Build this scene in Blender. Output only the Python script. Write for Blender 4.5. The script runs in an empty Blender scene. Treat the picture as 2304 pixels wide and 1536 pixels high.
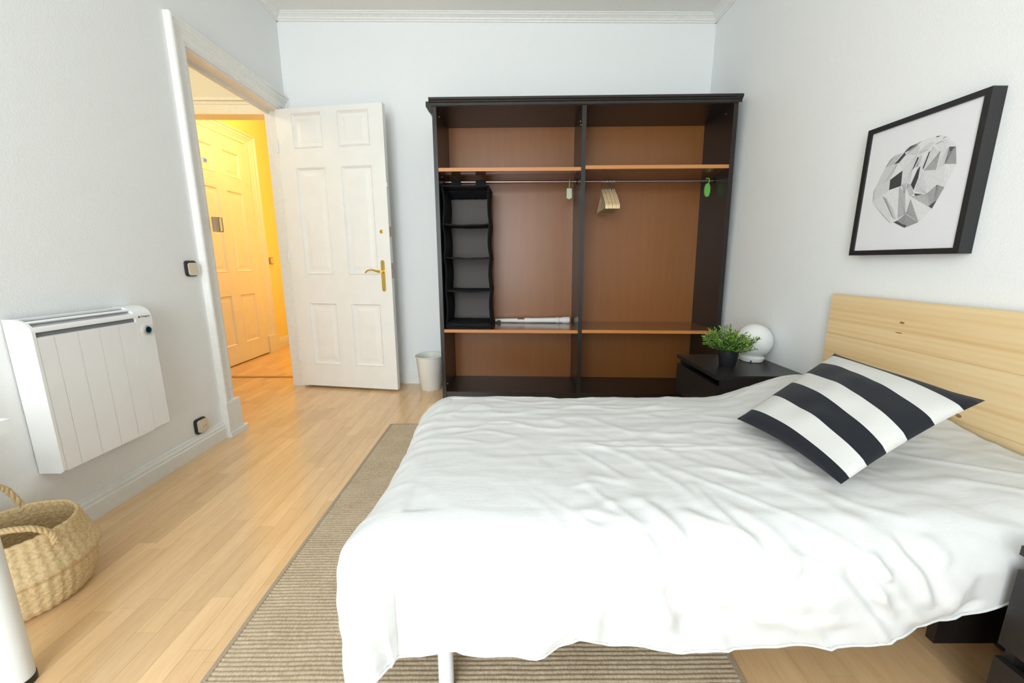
import bpy, bmesh, math, random
from mathutils import Vector, Matrix, noise

random.seed(7)
S = bpy.context.scene
COL = S.collection

# ------------------------------------------------------------------ camera
F_PX, YAW, PITCH, ROLL = 902.68, -.0057, .1965, .0012
cam_d = bpy.data.cameras.new('camera')
cam_d.sensor_fit = 'HORIZONTAL'; cam_d.sensor_width = 36.0
cam_d.lens = F_PX / 2304 * 36.0
cam_d.clip_start = .02
cam = bpy.data.objects.new('camera', cam_d); COL.objects.link(cam)
_f = Vector((-math.sin(YAW) * math.cos(PITCH), math.cos(YAW) * math.cos(PITCH), -math.sin(PITCH)))
_r = Vector((math.cos(YAW), math.sin(YAW), 0)); _u = _r.cross(_f)
_r2 = math.cos(ROLL) * _r + math.sin(ROLL) * _u; _u2 = -math.sin(ROLL) * _r + math.cos(ROLL) * _u
cam.matrix_world = Matrix(((_r2.x, _u2.x, -_f.x, 0), (_r2.y, _u2.y, -_f.y, 0), (_r2.z, _u2.z, -_f.z, 1.0), (0, 0, 0, 1)))
S.camera = cam

# ------------------------------------------------------------------ sky, daylight, exposure
W = bpy.data.worlds.new('sky'); S.world = W; W.use_nodes = True
bgn = W.node_tree.nodes['Background']
bgn.inputs[0].default_value = (.92, .96, 1.0, 1); bgn.inputs[1].default_value = 1.2

def area_light(name, loc, rot, sx, sy, power, col):
    d = bpy.data.lights.new(name, 'AREA'); d.shape = 'RECTANGLE'; d.size = sx; d.size_y = sy
    d.energy = power; d.color = col
    o = bpy.data.objects.new(name, d); o.location = loc; o.rotation_euler = rot; COL.objects.link(o); return o
# daylight entering through the window in the wall behind the camera
area_light('window_daylight', (-.72, -1.67, 1.34), (math.radians(90), 0, 0), 1.5, 2.1, 110, (.84, .935, 1.0))
# warm ceiling lamp of the hall beyond the door, then two added fills
def point_light(name, loc, power, col, r=.09):
    d = bpy.data.lights.new(name, 'POINT'); d.energy = power; d.color = col; d.shadow_soft_size = r
    o = bpy.data.objects.new(name, d); o.location = loc; COL.objects.link(o); return o
point_light('hall_lamp_light', (-1.93, 3.82, 2.28), 25, (1.0, .54, .20), .06)
point_light('hall_fill_light', (-1.66, 4.60, 1.05), 9, (1.0, .60, .27), .08)  # added fill without a fixture, evens the brightness of the yellow hall wall
point_light('vestibule_fill_light', (-2.40, 2.70, 2.30), 7, (1.0, .92, .80))  # added pale fill, lifts the inner hall header and the open door leaf

S.view_settings.view_transform = 'Standard'; S.view_settings.look = 'None'
S.view_settings.exposure = -0.1; S.view_settings.gamma = 1.0; S.view_settings.use_curve_mapping = False

# ------------------------------------------------------------------ materials
MAT = {}
def nodes_of(name):
    m = bpy.data.materials.new(name); m.use_nodes = True
    nt = m.node_tree; b = nt.nodes['Principled BSDF']; MAT[name] = m
    return m, nt, b
def N(nt, typ, **kw):
    n = nt.nodes.new(typ)
    for k, v in kw.items(): setattr(n, k, v)
    return n
def coords(nt, scale=(1, 1, 1), kind='Object'):
    t = N(nt, 'ShaderNodeTexCoord'); mp = N(nt, 'ShaderNodeMapping'); mp.inputs['Scale'].default_value = scale
    nt.links.new(t.outputs[kind], mp.inputs[0]); return mp.outputs[0]
def noise_tex(nt, vec, scale, detail=3, rough=.5):
    n = N(nt, 'ShaderNodeTexNoise'); n.inputs['Scale'].default_value = scale
    n.inputs['Detail'].default_value = detail; n.inputs['Roughness'].default_value = rough
    nt.links.new(vec, n.inputs['Vector']); return n.outputs['Fac']
def ramp(nt, fac, stops):
    r = N(nt, 'ShaderNodeValToRGB'); e = r.color_ramp.elements
    while len(e) < len(stops): e.new(.5)
    for el, (p, c) in zip(e, stops): el.position = p; el.color = (*c, 1)
    nt.links.new(fac, r.inputs[0]); return r.outputs[0]
def bump(nt, b, h, strength, dist=.002):
    n = N(nt, 'ShaderNodeBump'); n.inputs['Strength'].default_value = strength; n.inputs['Distance'].default_value = dist
    nt.links.new(h, n.inputs['Height']); nt.links.new(n.outputs[0], b.inputs['Normal'])
def plain(name, col, rough=.5, metal=0, spec=.5, bumpy=None, coat=0, var=.06, emis=None):
    m, nt, b = nodes_of(name)
    v = coords(nt, kind='Object')
    f = noise_tex(nt, v, bumpy[0] if bumpy else 12, 3)
    lo = tuple(c * (1 - var) for c in col); hi = tuple(min(1, c * (1 + var)) for c in col)
    nt.links.new(ramp(nt, f, [(.3, lo), (.7, hi)]), b.inputs['Base Color'])
    b.inputs['Roughness'].default_value = rough; b.inputs['Metallic'].default_value = metal
    b.inputs['Specular IOR Level'].default_value = spec; b.inputs['Coat Weight'].default_value = coat
    b.inputs['Coat Roughness'].default_value = .15
    if bumpy: bump(nt, b, f, bumpy[1], bumpy[2])
    return m
def wood(name, stops, axis_scale, rough, coat=0, spec=.5, ns=1.0, bmp=.05, world=False):
    """grain stretched along one axis by axis_scale"""
    m, nt, b = nodes_of(name)
    v = coords(nt, axis_scale)
    if world:
        g = N(nt, 'ShaderNodeNewGeometry'); mp = N(nt, 'ShaderNodeMapping'); mp.inputs['Scale'].default_value = axis_scale
        nt.links.new(g.outputs['Position'], mp.inputs[0]); v = mp.outputs[0]
    n1 = noise_tex(nt, v, 3.0 * ns, 6, .6)
    w = N(nt, 'ShaderNodeTexNoise'); w.inputs['Scale'].default_value = 14 * ns; w.inputs['Detail'].default_value = 4
    nt.links.new(v, w.inputs['Vector'])
    mx = N(nt, 'ShaderNodeMath', operation='MULTIPLY_ADD'); mx.inputs[1].default_value = .35; 
    nt.links.new(w.outputs['Fac'], mx.inputs[0])
    sc = N(nt, 'ShaderNodeMath', operation='MULTIPLY'); sc.inputs[1].default_value = .65
    nt.links.new(n1, sc.inputs[0]); nt.links.new(sc.outputs[0], mx.inputs[2])
    nt.links.new(ramp(nt, mx.outputs[0], stops), b.inputs['Base Color'])
    b.inputs['Roughness'].default_value = rough; b.inputs['Coat Weight'].default_value = coat
    b.inputs['Coat Roughness'].default_value = .2; b.inputs['Specular IOR Level'].default_value = spec
    bump(nt, b, mx.outputs[0], bmp, .001)
    return m

plain('wall_paint', (.885, .90, .895), .75, bumpy=(170, .22, .004), var=.012)
plain('ceiling_paint', (.88, .865, .81), .8, bumpy=(60, .1, .002), var=.012)
plain('trim_paint', (.86, .855, .815), .42, bumpy=(40, .12, .002), var=.03)
plain('door_paint', (.87, .86, .82), .33, bumpy=(9, .10, .003), var=.02)
plain('hall_yellow', (.94, .85, .36), .6, bumpy=(120, .2, .003), var=.015)
plain('hall_wall', (.80, .78, .72), .7, bumpy=(120, .2, .003), var=.015)
LAM = []
for i, k in enumerate((1.0, .955, 1.035, .90, .985, 1.06, .93)):
    c0 = (.74 * k, .465 * k * k ** .2, .225 * k * k ** .4); c1 = (min(.95, .86 * k), .585 * k * k ** .1, .315 * k * k ** .2)
    m = wood('laminate_%d' % i, [(.28, c0), (.62, c1)], (6.5, .75, 1), .26, coat=.45, ns=1.3, bmp=.03, world=True)
    LAM.append(m)
plain('floor_core', (.30, .19, .10), .8)
plain('threshold_wood', (.42, .24, .10), .4)
wood('black_brown', [(.3, (.010, .0075, .0065)), (.7, (.019, .014, .012))], (8, 8, .6), .30, spec=.5, bmp=.08)
wood('black_oak', [(.3, (.013, .0115, .011)), (.7, (.024, .021, .020))], (.8, 9, 9), .36, spec=.5, bmp=.08)
wood('brown_panel', [(.3, (.255, .088, .018)), (.7, (.298, .108, .024))], (9, 9, .5), .37, coat=.06, bmp=.02)
wood('shelf_edge', [(.3, (.52, .20, .05)), (.7, (.60, .25, .07))], (.5, 6, 6), .35, bmp=.02)
wood('shelf_top', [(.3, (.200, .075, .022)), (.7, (.235, .090, .028))], (.5, 6, 6), .16, coat=.4, bmp=.01)
plain('steel', (.62, .60, .60), .22, metal=1, var=.02)
plain('rod_bronze', (.38, .26, .25), .28, metal=.9, var=.03)
plain('brass', (.83, .58, .17), .14, metal=1, var=.03)
plain('black_fabric', (.012, .012, .014), .85, spec=.25, bumpy=(400, .4, .001), var=.2)
plain('grey_fabric', (.16, .145, .135), .9, spec=.2, bumpy=(400, .4, .001), var=.08)
plain('white_plastic', (.82, .82, .80), .32, var=.02)
plain('bin_plastic', (.80, .79, .72), .38, var=.02)
plain('heater_enamel', (.90, .905, .90), .36, var=.012)
plain('heater_dark', (.20, .215, .23), .5)
plain('heater_seam', (.50, .51, .52), .6)
plain('dial_glass', (.012, .022, .018), .08, var=.1)
plain('dial_blue', (.03, .28, .55), .3)
plain('dial_ring', (.70, .68, .64), .25, metal=.7)
plain('dark_print', (.05, .05, .055), .5)
plain('switch_black', (.018, .018, .020), .4)
plain('switch_cream', (.74, .66, .49), .35, var=.02)
plain('keeper_brown', (.42, .28, .17), .35, metal=.2, var=.05)
plain('frame_black', (.016, .016, .017), .45, var=.1)
plain('art_paper', (.80, .80, .82), .5, var=.01)
plain('lamp_glass', (.86, .865, .84), .12, coat=.5, var=.01)
plain('lamp_white', (.86, .855, .81), .3, var=.02)
plain('plant_pot', (.014, .014, .016), .42, var=.1)
plain('soil', (.02, .014, .008), .95, bumpy=(60, .6, .01))
for i, c in enumerate(((.055, .14, .020), (.12, .26, .03), (.28, .42, .06), (.025, .075, .016))):
    plain('leaf_%d' % i, c, .45, var=.25)
plain('stem_green', (.08, .15, .03), .6)
plain('green_rubber', (.17, .52, .09), .4, var=.04)
plain('pale_green', (.55, .62, .42), .5, var=.04)
plain('hanger_wood', (.78, .58, .33), .38, bumpy=(50, .1, .001), var=.12)
plain('hanger_bar', (.52, .40, .24), .4, var=.1)
plain('blind_white', (.80, .80, .76), .45, var=.03)
plain('blind_brown', (.16, .10, .08), .5)
plain('leg_white', (.83, .86, .86), .30, var=.01)
plain('desk_white', (.84, .87, .86), .35, var=.01)
plain('foot_black', (.015, .015, .015), .5)
plain('mattress_white', (.80, .80, .78), .9, bumpy=(80, .2, .002))
plain('metal_grey', (.55, .56, .57), .4, metal=.5)
def pine():
    m, nt, b = nodes_of('pine')
    v = coords(nt, (6, .45, 10))
    n1 = noise_tex(nt, v, 2.2, 5, .55)
    wv = N(nt, 'ShaderNodeTexWave', wave_type='BANDS', bands_direction='Z'); wv.inputs['Scale'].default_value = 1.5
    wv.inputs['Distortion'].default_value = 5.5; wv.inputs['Detail'].default_value = 3; wv.inputs['Detail Scale'].default_value = .7
    nt.links.new(v, wv.inputs['Vector'])
    mx = N(nt, 'ShaderNodeMix'); mx.inputs[0].default_value = .10
    nt.links.new(n1, mx.inputs[2]); nt.links.new(wv.outputs['Fac'], mx.inputs[3])
    base = ramp(nt, mx.outputs[0], [(.30, (.72, .48, .22)), (.48, (.82, .60, .32)), (.70, (.87, .68, .40))])
    nt.links.new(base, b.inputs['Base Color']); b.inputs['Roughness'].default_value = .48
    bump(nt, b, mx.outputs[0], .06, .001)
pine()
plain('pine_knot', (.36, .17, .06), .5, bumpy=(60, .2, .001), var=.3)
def cloth(name, col, scale=900, wr=0):
    m, nt, b = nodes_of(name)
    v = coords(nt)
    w = N(nt, 'ShaderNodeTexNoise'); w.inputs['Scale'].default_value = 26; w.inputs['Detail'].default_value = 5
    mp = N(nt, 'ShaderNodeMapping'); mp.inputs['Scale'].default_value = (.5, 1.6, 1); nt.links.new(v, mp.inputs[0]); nt.links.new(mp.outputs[0], w.inputs['Vector'])
    f = noise_tex(nt, v, scale, 2)
    ad = N(nt, 'ShaderNodeMath', operation='MULTIPLY_ADD'); ad.inputs[1].default_value = wr
    nt.links.new(w.outputs['Fac'], ad.inputs[0]); nt.links.new(f, ad.inputs[2])
    nt.links.new(ramp(nt, f, [(.3, tuple(c * .97 for c in col)), (.7, col)]), b.inputs['Base Color'])
    b.inputs['Roughness'].default_value = .85; b.inputs['Specular IOR Level'].default_value = .2
    b.inputs['Sheen Weight'].default_value = .1
    bump(nt, b, ad.outputs[0], .35, .0012)
cloth('cover_cotton', (.69, .695, .685), wr=3.0)
cloth('cushion_white', (.69, .69, .665), wr=1.0)
cloth('cushion_navy', (.011, .0135, .019), wr=1.0)
def jute():
    m, nt, b = nodes_of('rug_jute')
    v = coords(nt, (1, .35, 1)); f = noise_tex(nt, v, 220, 3, .6)
    g = noise_tex(nt, coords(nt), 9, 3)
    mx = N(nt, 'ShaderNodeMath', operation='MULTIPLY_ADD'); mx.inputs[1].default_value = .4
    nt.links.new(g, mx.inputs[0]); nt.links.new(f, mx.inputs[2])
    nt.links.new(ramp(nt, mx.outputs[0], [(.45, (.41, .31, .205)), (.70, (.52, .41, .28)), (.95, (.62, .51, .37))]), b.inputs['Base Color'])
    b.inputs['Roughness'].default_value = .95; b.inputs['Specular IOR Level'].default_value = .1
    bump(nt, b, f, .7, .003)
jute()
plain('rug_binding', (.42, .33, .23), .95, bumpy=(300, .6, .002), var=.15)
def seagrass():
    m, nt, b = nodes_of('seagrass')
    v = coords(nt); f = noise_tex(nt, v, 150, 4, .6)
    nt.links.new(ramp(nt, f, [(.25, (.52, .36, .17)), (.52, (.72, .54, .29)), (.80, (.82, .67, .41))]), b.inputs['Base Color'])
    b.inputs['Roughness'].default_value = .7; bump(nt, b, f, .4, .002)
seagrass()

# ------------------------------------------------------------------ mesh helpers
def tag(o, label=None, cat=None, group=None, kind=None):
    if label: o['label'] = label
    if cat: o['category'] = cat
    if group: o['group'] = group
    if kind: o['kind'] = kind
    return o
def empty(name, loc=(0, 0, 0), rz=0):
    o = bpy.data.objects.new(name, None); o.location = loc; o.rotation_euler = (0, 0, rz); o.empty_display_size = .05
    COL.objects.link(o); return o
def link_mesh(name, me, mats, parent=None, loc=(0, 0, 0)):
    for m in (mats if isinstance(mats, (list, tuple)) else [mats]):
        me.materials.append(MAT[m] if isinstance(m, str) else m)
    o = bpy.data.objects.new(name, me); o.location = loc
    if parent: o.parent = parent
    COL.objects.link(o); return o
def obj(name, bm, mats, parent=None, smooth=False, fn=None, bev=0, loc=(0, 0, 0), seg=2):
    if bev:
        ed = [e for e in bm.edges if len(e.link_faces) == 2 and e.calc_face_angle(0) > .6]
        bmesh.ops.bevel(bm, geom=ed, offset=bev, segments=seg, profile=.5, affect='EDGES')
    if fn:
        for v in bm.verts: v.co = Vector(fn(*v.co))
    bmesh.ops.recalc_face_normals(bm, faces=bm.faces)
    if smooth:
        for f in bm.faces: f.smooth = True
        if smooth != 'all':
            for e in bm.edges:
                if len(e.link_faces) == 2 and e.calc_face_angle(0) > .7: e.smooth = False
    me = bpy.data.meshes.new(name); bm.to_mesh(me); bm.free()
    return link_mesh(name, me, mats, parent, loc)
def B(): return bmesh.new()
def box(bm, x0, x1, y0, y1, z0, z1, mi=0):
    v = [bm.verts.new(p) for p in ((x0, y0, z0), (x1, y0, z0), (x1, y1, z0), (x0, y1, z0), (x0, y0, z1), (x1, y0, z1), (x1, y1, z1), (x0, y1, z1))]
    for q in ((0, 3, 2, 1), (4, 5, 6, 7), (0, 1, 5, 4), (1, 2, 6, 5), (2, 3, 7, 6), (3, 0, 4, 7)):
        bm.faces.new([v[i] for i in q]).material_index = mi
    return bm
def boxb(*a, **k): return box(B(), *a, **k)
def prism(bm, prof, axis, a0, a1, mi=0, steps=1):
    """extrude a closed 2D profile along axis ('x': prof=(y,z), 'y': (x,z), 'z': (x,y))"""
    def P(p, t): return {'x': (t, p[0], p[1]), 'y': (p[0], t, p[1]), 'z': (p[0], p[1], t)}[axis]
    rings = [[bm.verts.new(P(p, a0 + (a1 - a0) * i / steps)) for p in prof] for i in range(steps + 1)]
    n = len(prof)
    for i in range(steps):
        for j in range(n):
            bm.faces.new([rings[i][j], rings[i][(j + 1) % n], rings[i + 1][(j + 1) % n], rings[i + 1][j]]).material_index = mi
    bm.faces.new(rings[0][::-1]).material_index = mi; bm.faces.new(rings[-1]).material_index = mi
    return bm
def lathe(bm, prof, segs=32, cx=0, cy=0, mi=0, cap0=True, cap1=True):
    rings = [[bm.verts.new((cx + r * math.cos(2 * math.pi * j / segs), cy + r * math.sin(2 * math.pi * j / segs), z)) for j in range(segs)] for r, z in prof]
    for a, b in zip(rings, rings[1:]):
        for j in range(segs): bm.faces.new([a[j], a[(j + 1) % segs], b[(j + 1) % segs], b[j]]).material_index = mi
    if cap0: bm.faces.new(rings[0][::-1]).material_index = mi
    if cap1: bm.faces.new(rings[-1]).material_index = mi
    return bm
def tube(bm, pts, r, segs=8, mi=0, cap=True):
    pts = [Vector(p) for p in pts]; rings = []; up = None
    for i, p in enumerate(pts):
        t = (pts[min(i + 1, len(pts) - 1)] - pts[max(i - 1, 0)]).normalized()
        if up is None: up = Vector((0, 0, 1)) if abs(t.z) < .9 else Vector((1, 0, 0))
        a = t.cross(up).normalized(); up = a.cross(t).normalized()
        rr = r[i] if isinstance(r, (list, tuple)) else r
        rings.append([bm.verts.new(p + rr * (math.cos(2 * math.pi * j / segs) * a + math.sin(2 * math.pi * j / segs) * up)) for j in range(segs)])
    for a, b in zip(rings, rings[1:]):
        for j in range(segs): bm.faces.new([a[j], a[(j + 1) % segs], b[(j + 1) % segs], b[j]]).material_index = mi
    if cap: bm.faces.new(rings[0][::-1]); bm.faces.new(rings[-1])
    return bm
def struct(name, bm, mats, label, parent=None, **k):
    o = obj(name, bm, mats, parent, **k)
    if not parent: tag(o, label, None, None, 'structure')
    return o
def arc(cx, cz, r, a0, a1, n):
    return [(cx + r * math.cos(math.radians(a0 + (a1 - a0) * i / n)), cz + r * math.sin(math.radians(a0 + (a1 - a0) * i / n))) for i in range(n + 1)]
def copy_tree(o, parent=None):
    c = o.copy(); COL.objects.link(c); c.parent = parent
    for ch in list(o.children): copy_tree(ch, c)
    return c
def frame_ring(bm, x0, x1, z0, z1, w, y0, y1):
    """rectangular ring in the xz plane"""
    box(bm, x0, x0 + w, y0, y1, z0, z1); box(bm, x1 - w, x1, y0, y1, z0, z1)
    box(bm, x0 + w, x1 - w, y0, y1, z0, z0 + w); box(bm, x0 + w, x1 - w, y0, y1, z1 - w, z1)
    return bm

# ------------------------------------------------------------------ the room
XL, XR, YB, YF, ZC = -1.655, 1.475, 3.246, -1.60, 2.71
XH = -1.765            # hall side of the left wall
OY0, OY1, OZ = 2.295, 3.185, 2.07   # doorway in the left wall

bm = B()
box(bm, XH, XL, YF, OY0, 0, ZC); box(bm, XH, XL, OY0, OY1, OZ, ZC); box(bm, XH, XL, OY1, YB + .12, 0, ZC)
struct('wall_left', bm, 'wall_paint', 'white textured wall with the heater and the open doorway')
struct('wall_back', boxb(XL, XR + .12, YB, YB + .12, 0, ZC), 'wall_paint', 'white wall behind the wardrobe')
struct('wall_right', boxb(XR, XR + .12, YF, YB, 0, ZC), 'wall_paint', 'white wall behind the headboard and the framed print')
bm = B()
WX0, WX1, WZ0, WZ1 = -1.50, .06, .26, 2.42
box(bm, XL, WX0, YF - .12, YF, 0, ZC); box(bm, WX1, XR + .12, YF - .12, YF, 0, ZC)
box(bm, WX0, WX1, YF - .12, YF, 0, WZ0); box(bm, WX0, WX1, YF - .12, YF, WZ1, ZC)
struct('wall_front', bm, 'wall_paint', 'white wall with the window behind the viewer')
wn = empty('window_1', (0, YF - .05, 0)); tag(wn, 'wide white framed window behind the viewer', None, None, 'structure')
obj('window_frame', frame_ring(B(), WX0, WX1, WZ0, WZ1, .05, -.03, .03), 'trim_paint', wn, bev=.004)
obj('mullion', boxb(-.745, -.695, -.025, .025, WZ0 + .05, WZ1 - .05), 'trim_paint', wn, bev=.004)
obj('window_sill', boxb(WX0 - .05, WX1 + .05, -.06, .16, WZ0 - .03, WZ0), 'trim_paint', wn, bev=.005)
struct('ceiling', boxb(-2.85, XR + .12, YF - .12, 6.1, ZC, ZC + .1), 'ceiling_paint', 'pale beige ceiling')

# crown moulding
def crown(sy):   # profile measured from the wall (d) and up (z)
    return [(0, 2.668), (.010, 2.668), (.012, 2.677), (.020, 2.679), (.024, 2.687), (.040, 2.697), (.048, 2.699), (.050, 2.704), (.060, 2.705), (.062, ZC), (0, ZC)]
P = crown(1)
struct('trim_1', prism(B(), [(YB - d, z) for d, z in P], 'x', XL, XR), 'trim_paint', 'white crown moulding above the wardrobe wall')
struct('trim_2', prism(B(), [(XL + d, z) for d, z in P], 'y', YF, YB), 'trim_paint', 'white crown moulding above the doorway wall')
struct('trim_3', prism(B(), [(XR - d, z) for d, z in P], 'y', YF, YB), 'trim_paint', 'white crown moulding above the headboard wall')

# baseboards
BBP = [(0, 0), (.022, 0), (.022, .062), (.017, .066), (.017, .078), (.011, .084), (.008, .094), (.003, .098), (0, .098)]
o = struct('baseboard_left', prism(B(), [(XL + d, z) for d, z in BBP], 'y', YF, 2.19), 'trim_paint', 'white baseboard below the heater')
struct('baseboard_back', prism(B(), [(YB - d, z * .95) for d, z in BBP], 'x', XL, XR), 'trim_paint', 'white baseboard between the door and the wardrobe')
struct('baseboard_right', prism(B(), [(XR - d, z) for d, z in BBP], 'y', YF, YB), 'trim_paint', 'white baseboard under the headboard wall')

# door casing on the left wall
CP = [(0, 0), (.030, 0), (.034, .006), (.034, .016), (.026, .022), (.026, .040), (.021, .044), (.021, .056), (.017, .060), (.017, .090), (.010, .096), (.010, .105), (0, .105)]
cs = empty('trim_4', (XL, OY0, 0)); tag(cs, 'white moulded casing around the open doorway', None, None, 'structure')
def casing(prof, y0, y1, z0a, z0b, zt, kl=1, kr=1, kt=1):
    """three mitred lengths round an opening; prof = (proud, distance from the outer edge)"""
    wd_ = max(w for d, w in prof); R = []
    R.append([(d, y0 - kl * (wd_ - w), z0a) for d, w in prof]); R.append([(d, y0 - kl * (wd_ - w), zt + kt * (wd_ - w)) for d, w in prof])
    R.append([(d, y1 + kr * (wd_ - w), zt + kt * (wd_ - w)) for d, w in prof]); R.append([(d, y1 + kr * (wd_ - w), z0b) for d, w in prof])
    out = []
    for p, q in zip(R, R[1:]):
        bm = B(); P_ = [bm.verts.new(v) for v in p]; Q_ = [bm.verts.new(v) for v in q]; n = len(p)
        for j in range(n): bm.faces.new([P_[j], P_[(j + 1) % n], Q_[(j + 1) % n], Q_[j]])
        bm.faces.new(P_[::-1]); bm.faces.new(Q_); out.append(bm)
    return out
for nm, bm in zip(('casing_side', 'casing_head', 'casing_side'), casing(CP, 0, OY1 - OY0, .2, 0, OZ, 1, .58, 1)): obj(nm, bm, 'trim_paint', cs)
pb = B(); box(pb, 0, .040, -.112, .004, .0, .205)
obj('plinth_block', pb, 'trim_paint', cs, bev=.006)
pb = B(); prism(pb, [(0, -.115), (.048, -.115), (.052, .03), (.030, .050), (0, .010)], 'z', 0, .026)
obj('plinth_foot', pb, 'trim_paint', cs, bev=.003)
# jamb lining, rebate and strike keeper side
jb = B(); box(jb, XH - XL - .012, 0, OY1 - OY0 - .008, OY1 - OY0, 0, OZ); box(jb, XH - XL - .012, 0, 0, .008, 0, OZ); box(jb, XH - XL - .012, 0, 0, OY1 - OY0, OZ - .008, OZ)
obj('jamb_lining', jb, 'trim_paint', cs)
jb = B(); box(jb, -.105, -.085, .008, .022, 0, OZ - .008); box(jb, -.105, -.085, .008, OY1 - OY0 - .008, OZ - .024, OZ - .008)
obj('door_stop', jb, 'trim_paint', cs)

# ------------------------------------------------------------------ hall beyond the doorway
HX = -2.71
struct('wall_hall_side', boxb(HX - .12, HX, 1.8, 6.1, 0, ZC), 'hall_yellow', 'yellow hall wall with a closed door')
hh = B(); box(hh, HX, XH, 3.43, 3.55, 2.121, ZC); box(hh, HX, -2.645, 3.43, 3.55, 0, 2.121); box(hh, -1.80, XH, 3.43, 3.55, 0, 2.121)
struct('wall_hall_header', hh, 'hall_wall', 'pale wall above the inner hall opening')
hc = empty('trim_5', (0, 3.43, 0)); tag(hc, 'pale casing above the inner hall opening', None, None, 'structure')
ch = B(); box(ch, HX, XH, -.018, 0, 2.121, 2.215); box(ch, HX, XH, -.030, 0, 2.215, 2.236); box(ch, HX, XH, -.022, 0, 2.190, 2.198)
obj('casing_head', ch, 'trim_paint', hc, bev=.003)
ch = B(); box(ch, -1.80, XH, -.018, 0, 0, 2.121)
obj('casing_side', ch, 'trim_paint', hc, bev=.003)
struct('wall_hall_near', boxb(HX, XH, 1.8, 1.9, 0, ZC), 'hall_wall', 'pale end wall of the hall')
struct('wall_hall_end', boxb(HX, -1.4, 6.0, 6.1, 0, ZC), 'hall_yellow', 'yellow end wall of the inner hall')
struct('wall_hall_right', boxb(-1.52, -1.4, YB + .12, 6.0, 0, ZC), 'hall_yellow', 'yellow side wall of the inner hall')
hb = prism(B(), [(HX + d, z * 1.25) for d, z in BBP], 'y', 4.535, 6.0)
struct('baseboard_hall', hb, 'trim_paint', 'white baseboard along the yellow hall wall')

LEAFP = [(.125, .368, 1.776, 2.012), (.485, .731, 1.776, 2.012), (.128, .362, .885, 1.650), (.485, .730, .885, 1.650), (.125, .372, .180, .670), (.487, .733, .180, .670)]
def door_leaf(root, mat, wid, hgt, k=1.0):
    """six-panel leaf in the local xz plane, face at y=0, thickness to +y"""
    T = .038
    xs = [0, .1265 * k, .367 * k, .4855 * k, .7315 * k, wid]
    zs = [.0, .180, .670, .885, 1.650, 1.776, 2.012, hgt]
    bm = B()
    box(bm, xs[0], xs[1], 0, T, zs[0], zs[7]); box(bm, xs[2], xs[3], 0, T, zs[0], zs[7]); box(bm, xs[4], xs[5], 0, T, zs[0], zs[7])
    for a, b in ((1, 2), (3, 4)):
        for c, d in ((0, 1), (2, 3), (4, 5), (6, 7)): box(bm, xs[a], xs[b], 0, T, zs[c], zs[d])
    obj('leaf', bm, mat, root)
    for a, b in ((1, 2), (3, 4)):
        for c, d in ((1, 2), (3, 4), (5, 6)):
            bm = B(); x0, x1, z0, z1 = xs[a], xs[b], zs[c], zs[d]
            for sgn, y00 in ((1, 0), (-1, T)):
                steps = [(0, .001), (.005, -.003), (.010, .003), (.018, .011), (.036, .011), (.060, .007)]
                R = []
                for ins, dep in steps:
                    y = y00 + sgn * dep
                    R.append([bm.verts.new(p) for p in ((x0 + ins, y, z0 + ins), (x1 - ins, y, z0 + ins), (x1 - ins, y, z1 - ins), (x0 + ins, y, z1 - ins))])
                for p, q in zip(R, R[1:]):
                    for j in range(4): bm.faces.new([p[j], p[(j + 1) % 4], q[(j + 1) % 4], q[j]])
                bm.faces.new(R[-1])
            obj('panel', bm, mat, root)

HK = .985
d1 = empty('door_1', (-1.7059 * HK, 3.188 * HK, .018), math.radians(-9.61)); tag(d1, 'white six-panel door standing open beside the wardrobe', None, None, 'structure')
DW, DH = .8319 * HK, 2.046
door_leaf(d1, 'door_paint', DW, DH, HK)
# brass long plate handle and lock
hx, hz = .768 * HK, .877
pl = prism(B(), [(hx + .0145 * c, hz + s * .1 + .0145 * t) for c, s, t in [(math.cos(math.radians(a)), 1, math.sin(math.radians(a))) for a in range(0, 181, 20)] + [(math.cos(math.radians(a)), -1, math.sin(math.radians(a))) for a in range(180, 361, 20)]], 'y', -.006, 0)
plate = obj('handle_plate', pl, 'brass', d1, bev=.002)
for s in (-1, 1): obj('screw', prism(B(), [(hx + .004 * math.cos(a * .785), hz + s * .1 + .004 * math.sin(a * .785)) for a in range(8)], 'y', -.0075, -.005), 'keeper_brown', plate)
nk = B(); tube(nk, [(hx, 0, .909), (hx, -.016, .909), (hx, -.020, .909), (hx, -.032, .909), (hx, -.046, .909)], [.013, .013, .009, .009, .011], 14)
lv = obj('handle_lever', nk, 'brass', d1, smooth=True)
pts = [(hx + .004, -.044, .909), (hx - .015, -.046, .910), (hx - .035, -.047, .914), (hx - .060, -.048, .921), (hx - .085, -.049, .921), (hx - .104, -.048, .914), (hx - .116, -.047, .902), (hx - .118, -.047, .898)]
obj('grip', tube(B(), pts, [.011, .0095, .007, .006, .006, .0058, .005, .004], 10), 'brass', lv, smooth=True)
obj('lock_cylinder', tube(B(), [(.775 * HK, .0, 1.194), (.775 * HK, -.006, 1.194), (.775 * HK, -.007, 1.194)], [.0135, .0135, .010], 16), 'brass', d1, smooth=True)
lt = B(); box(lt, DW, DW + .002, .009, .029, .86, .97); box(lt, DW + .002, DW + .010, .013, .025, .90, .92)
obj('latch', lt, 'keeper_brown', d1)
obj('latch', boxb(DW, DW + .002, .009, .029, 1.16, 1.23), 'keeper_brown', d1)
obj('bolt', boxb(DW, DW + .008, -.004, .012, 1.500, 1.530), 'white_plastic', d1, bev=.002)
for z in (.25, 1.02, 1.80): obj('hinge', tube(B(), [(-.004, -.002, z - .045), (-.004, -.002, z + .045)], .007, 10), 'door_paint', d1, smooth=True)

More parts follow.
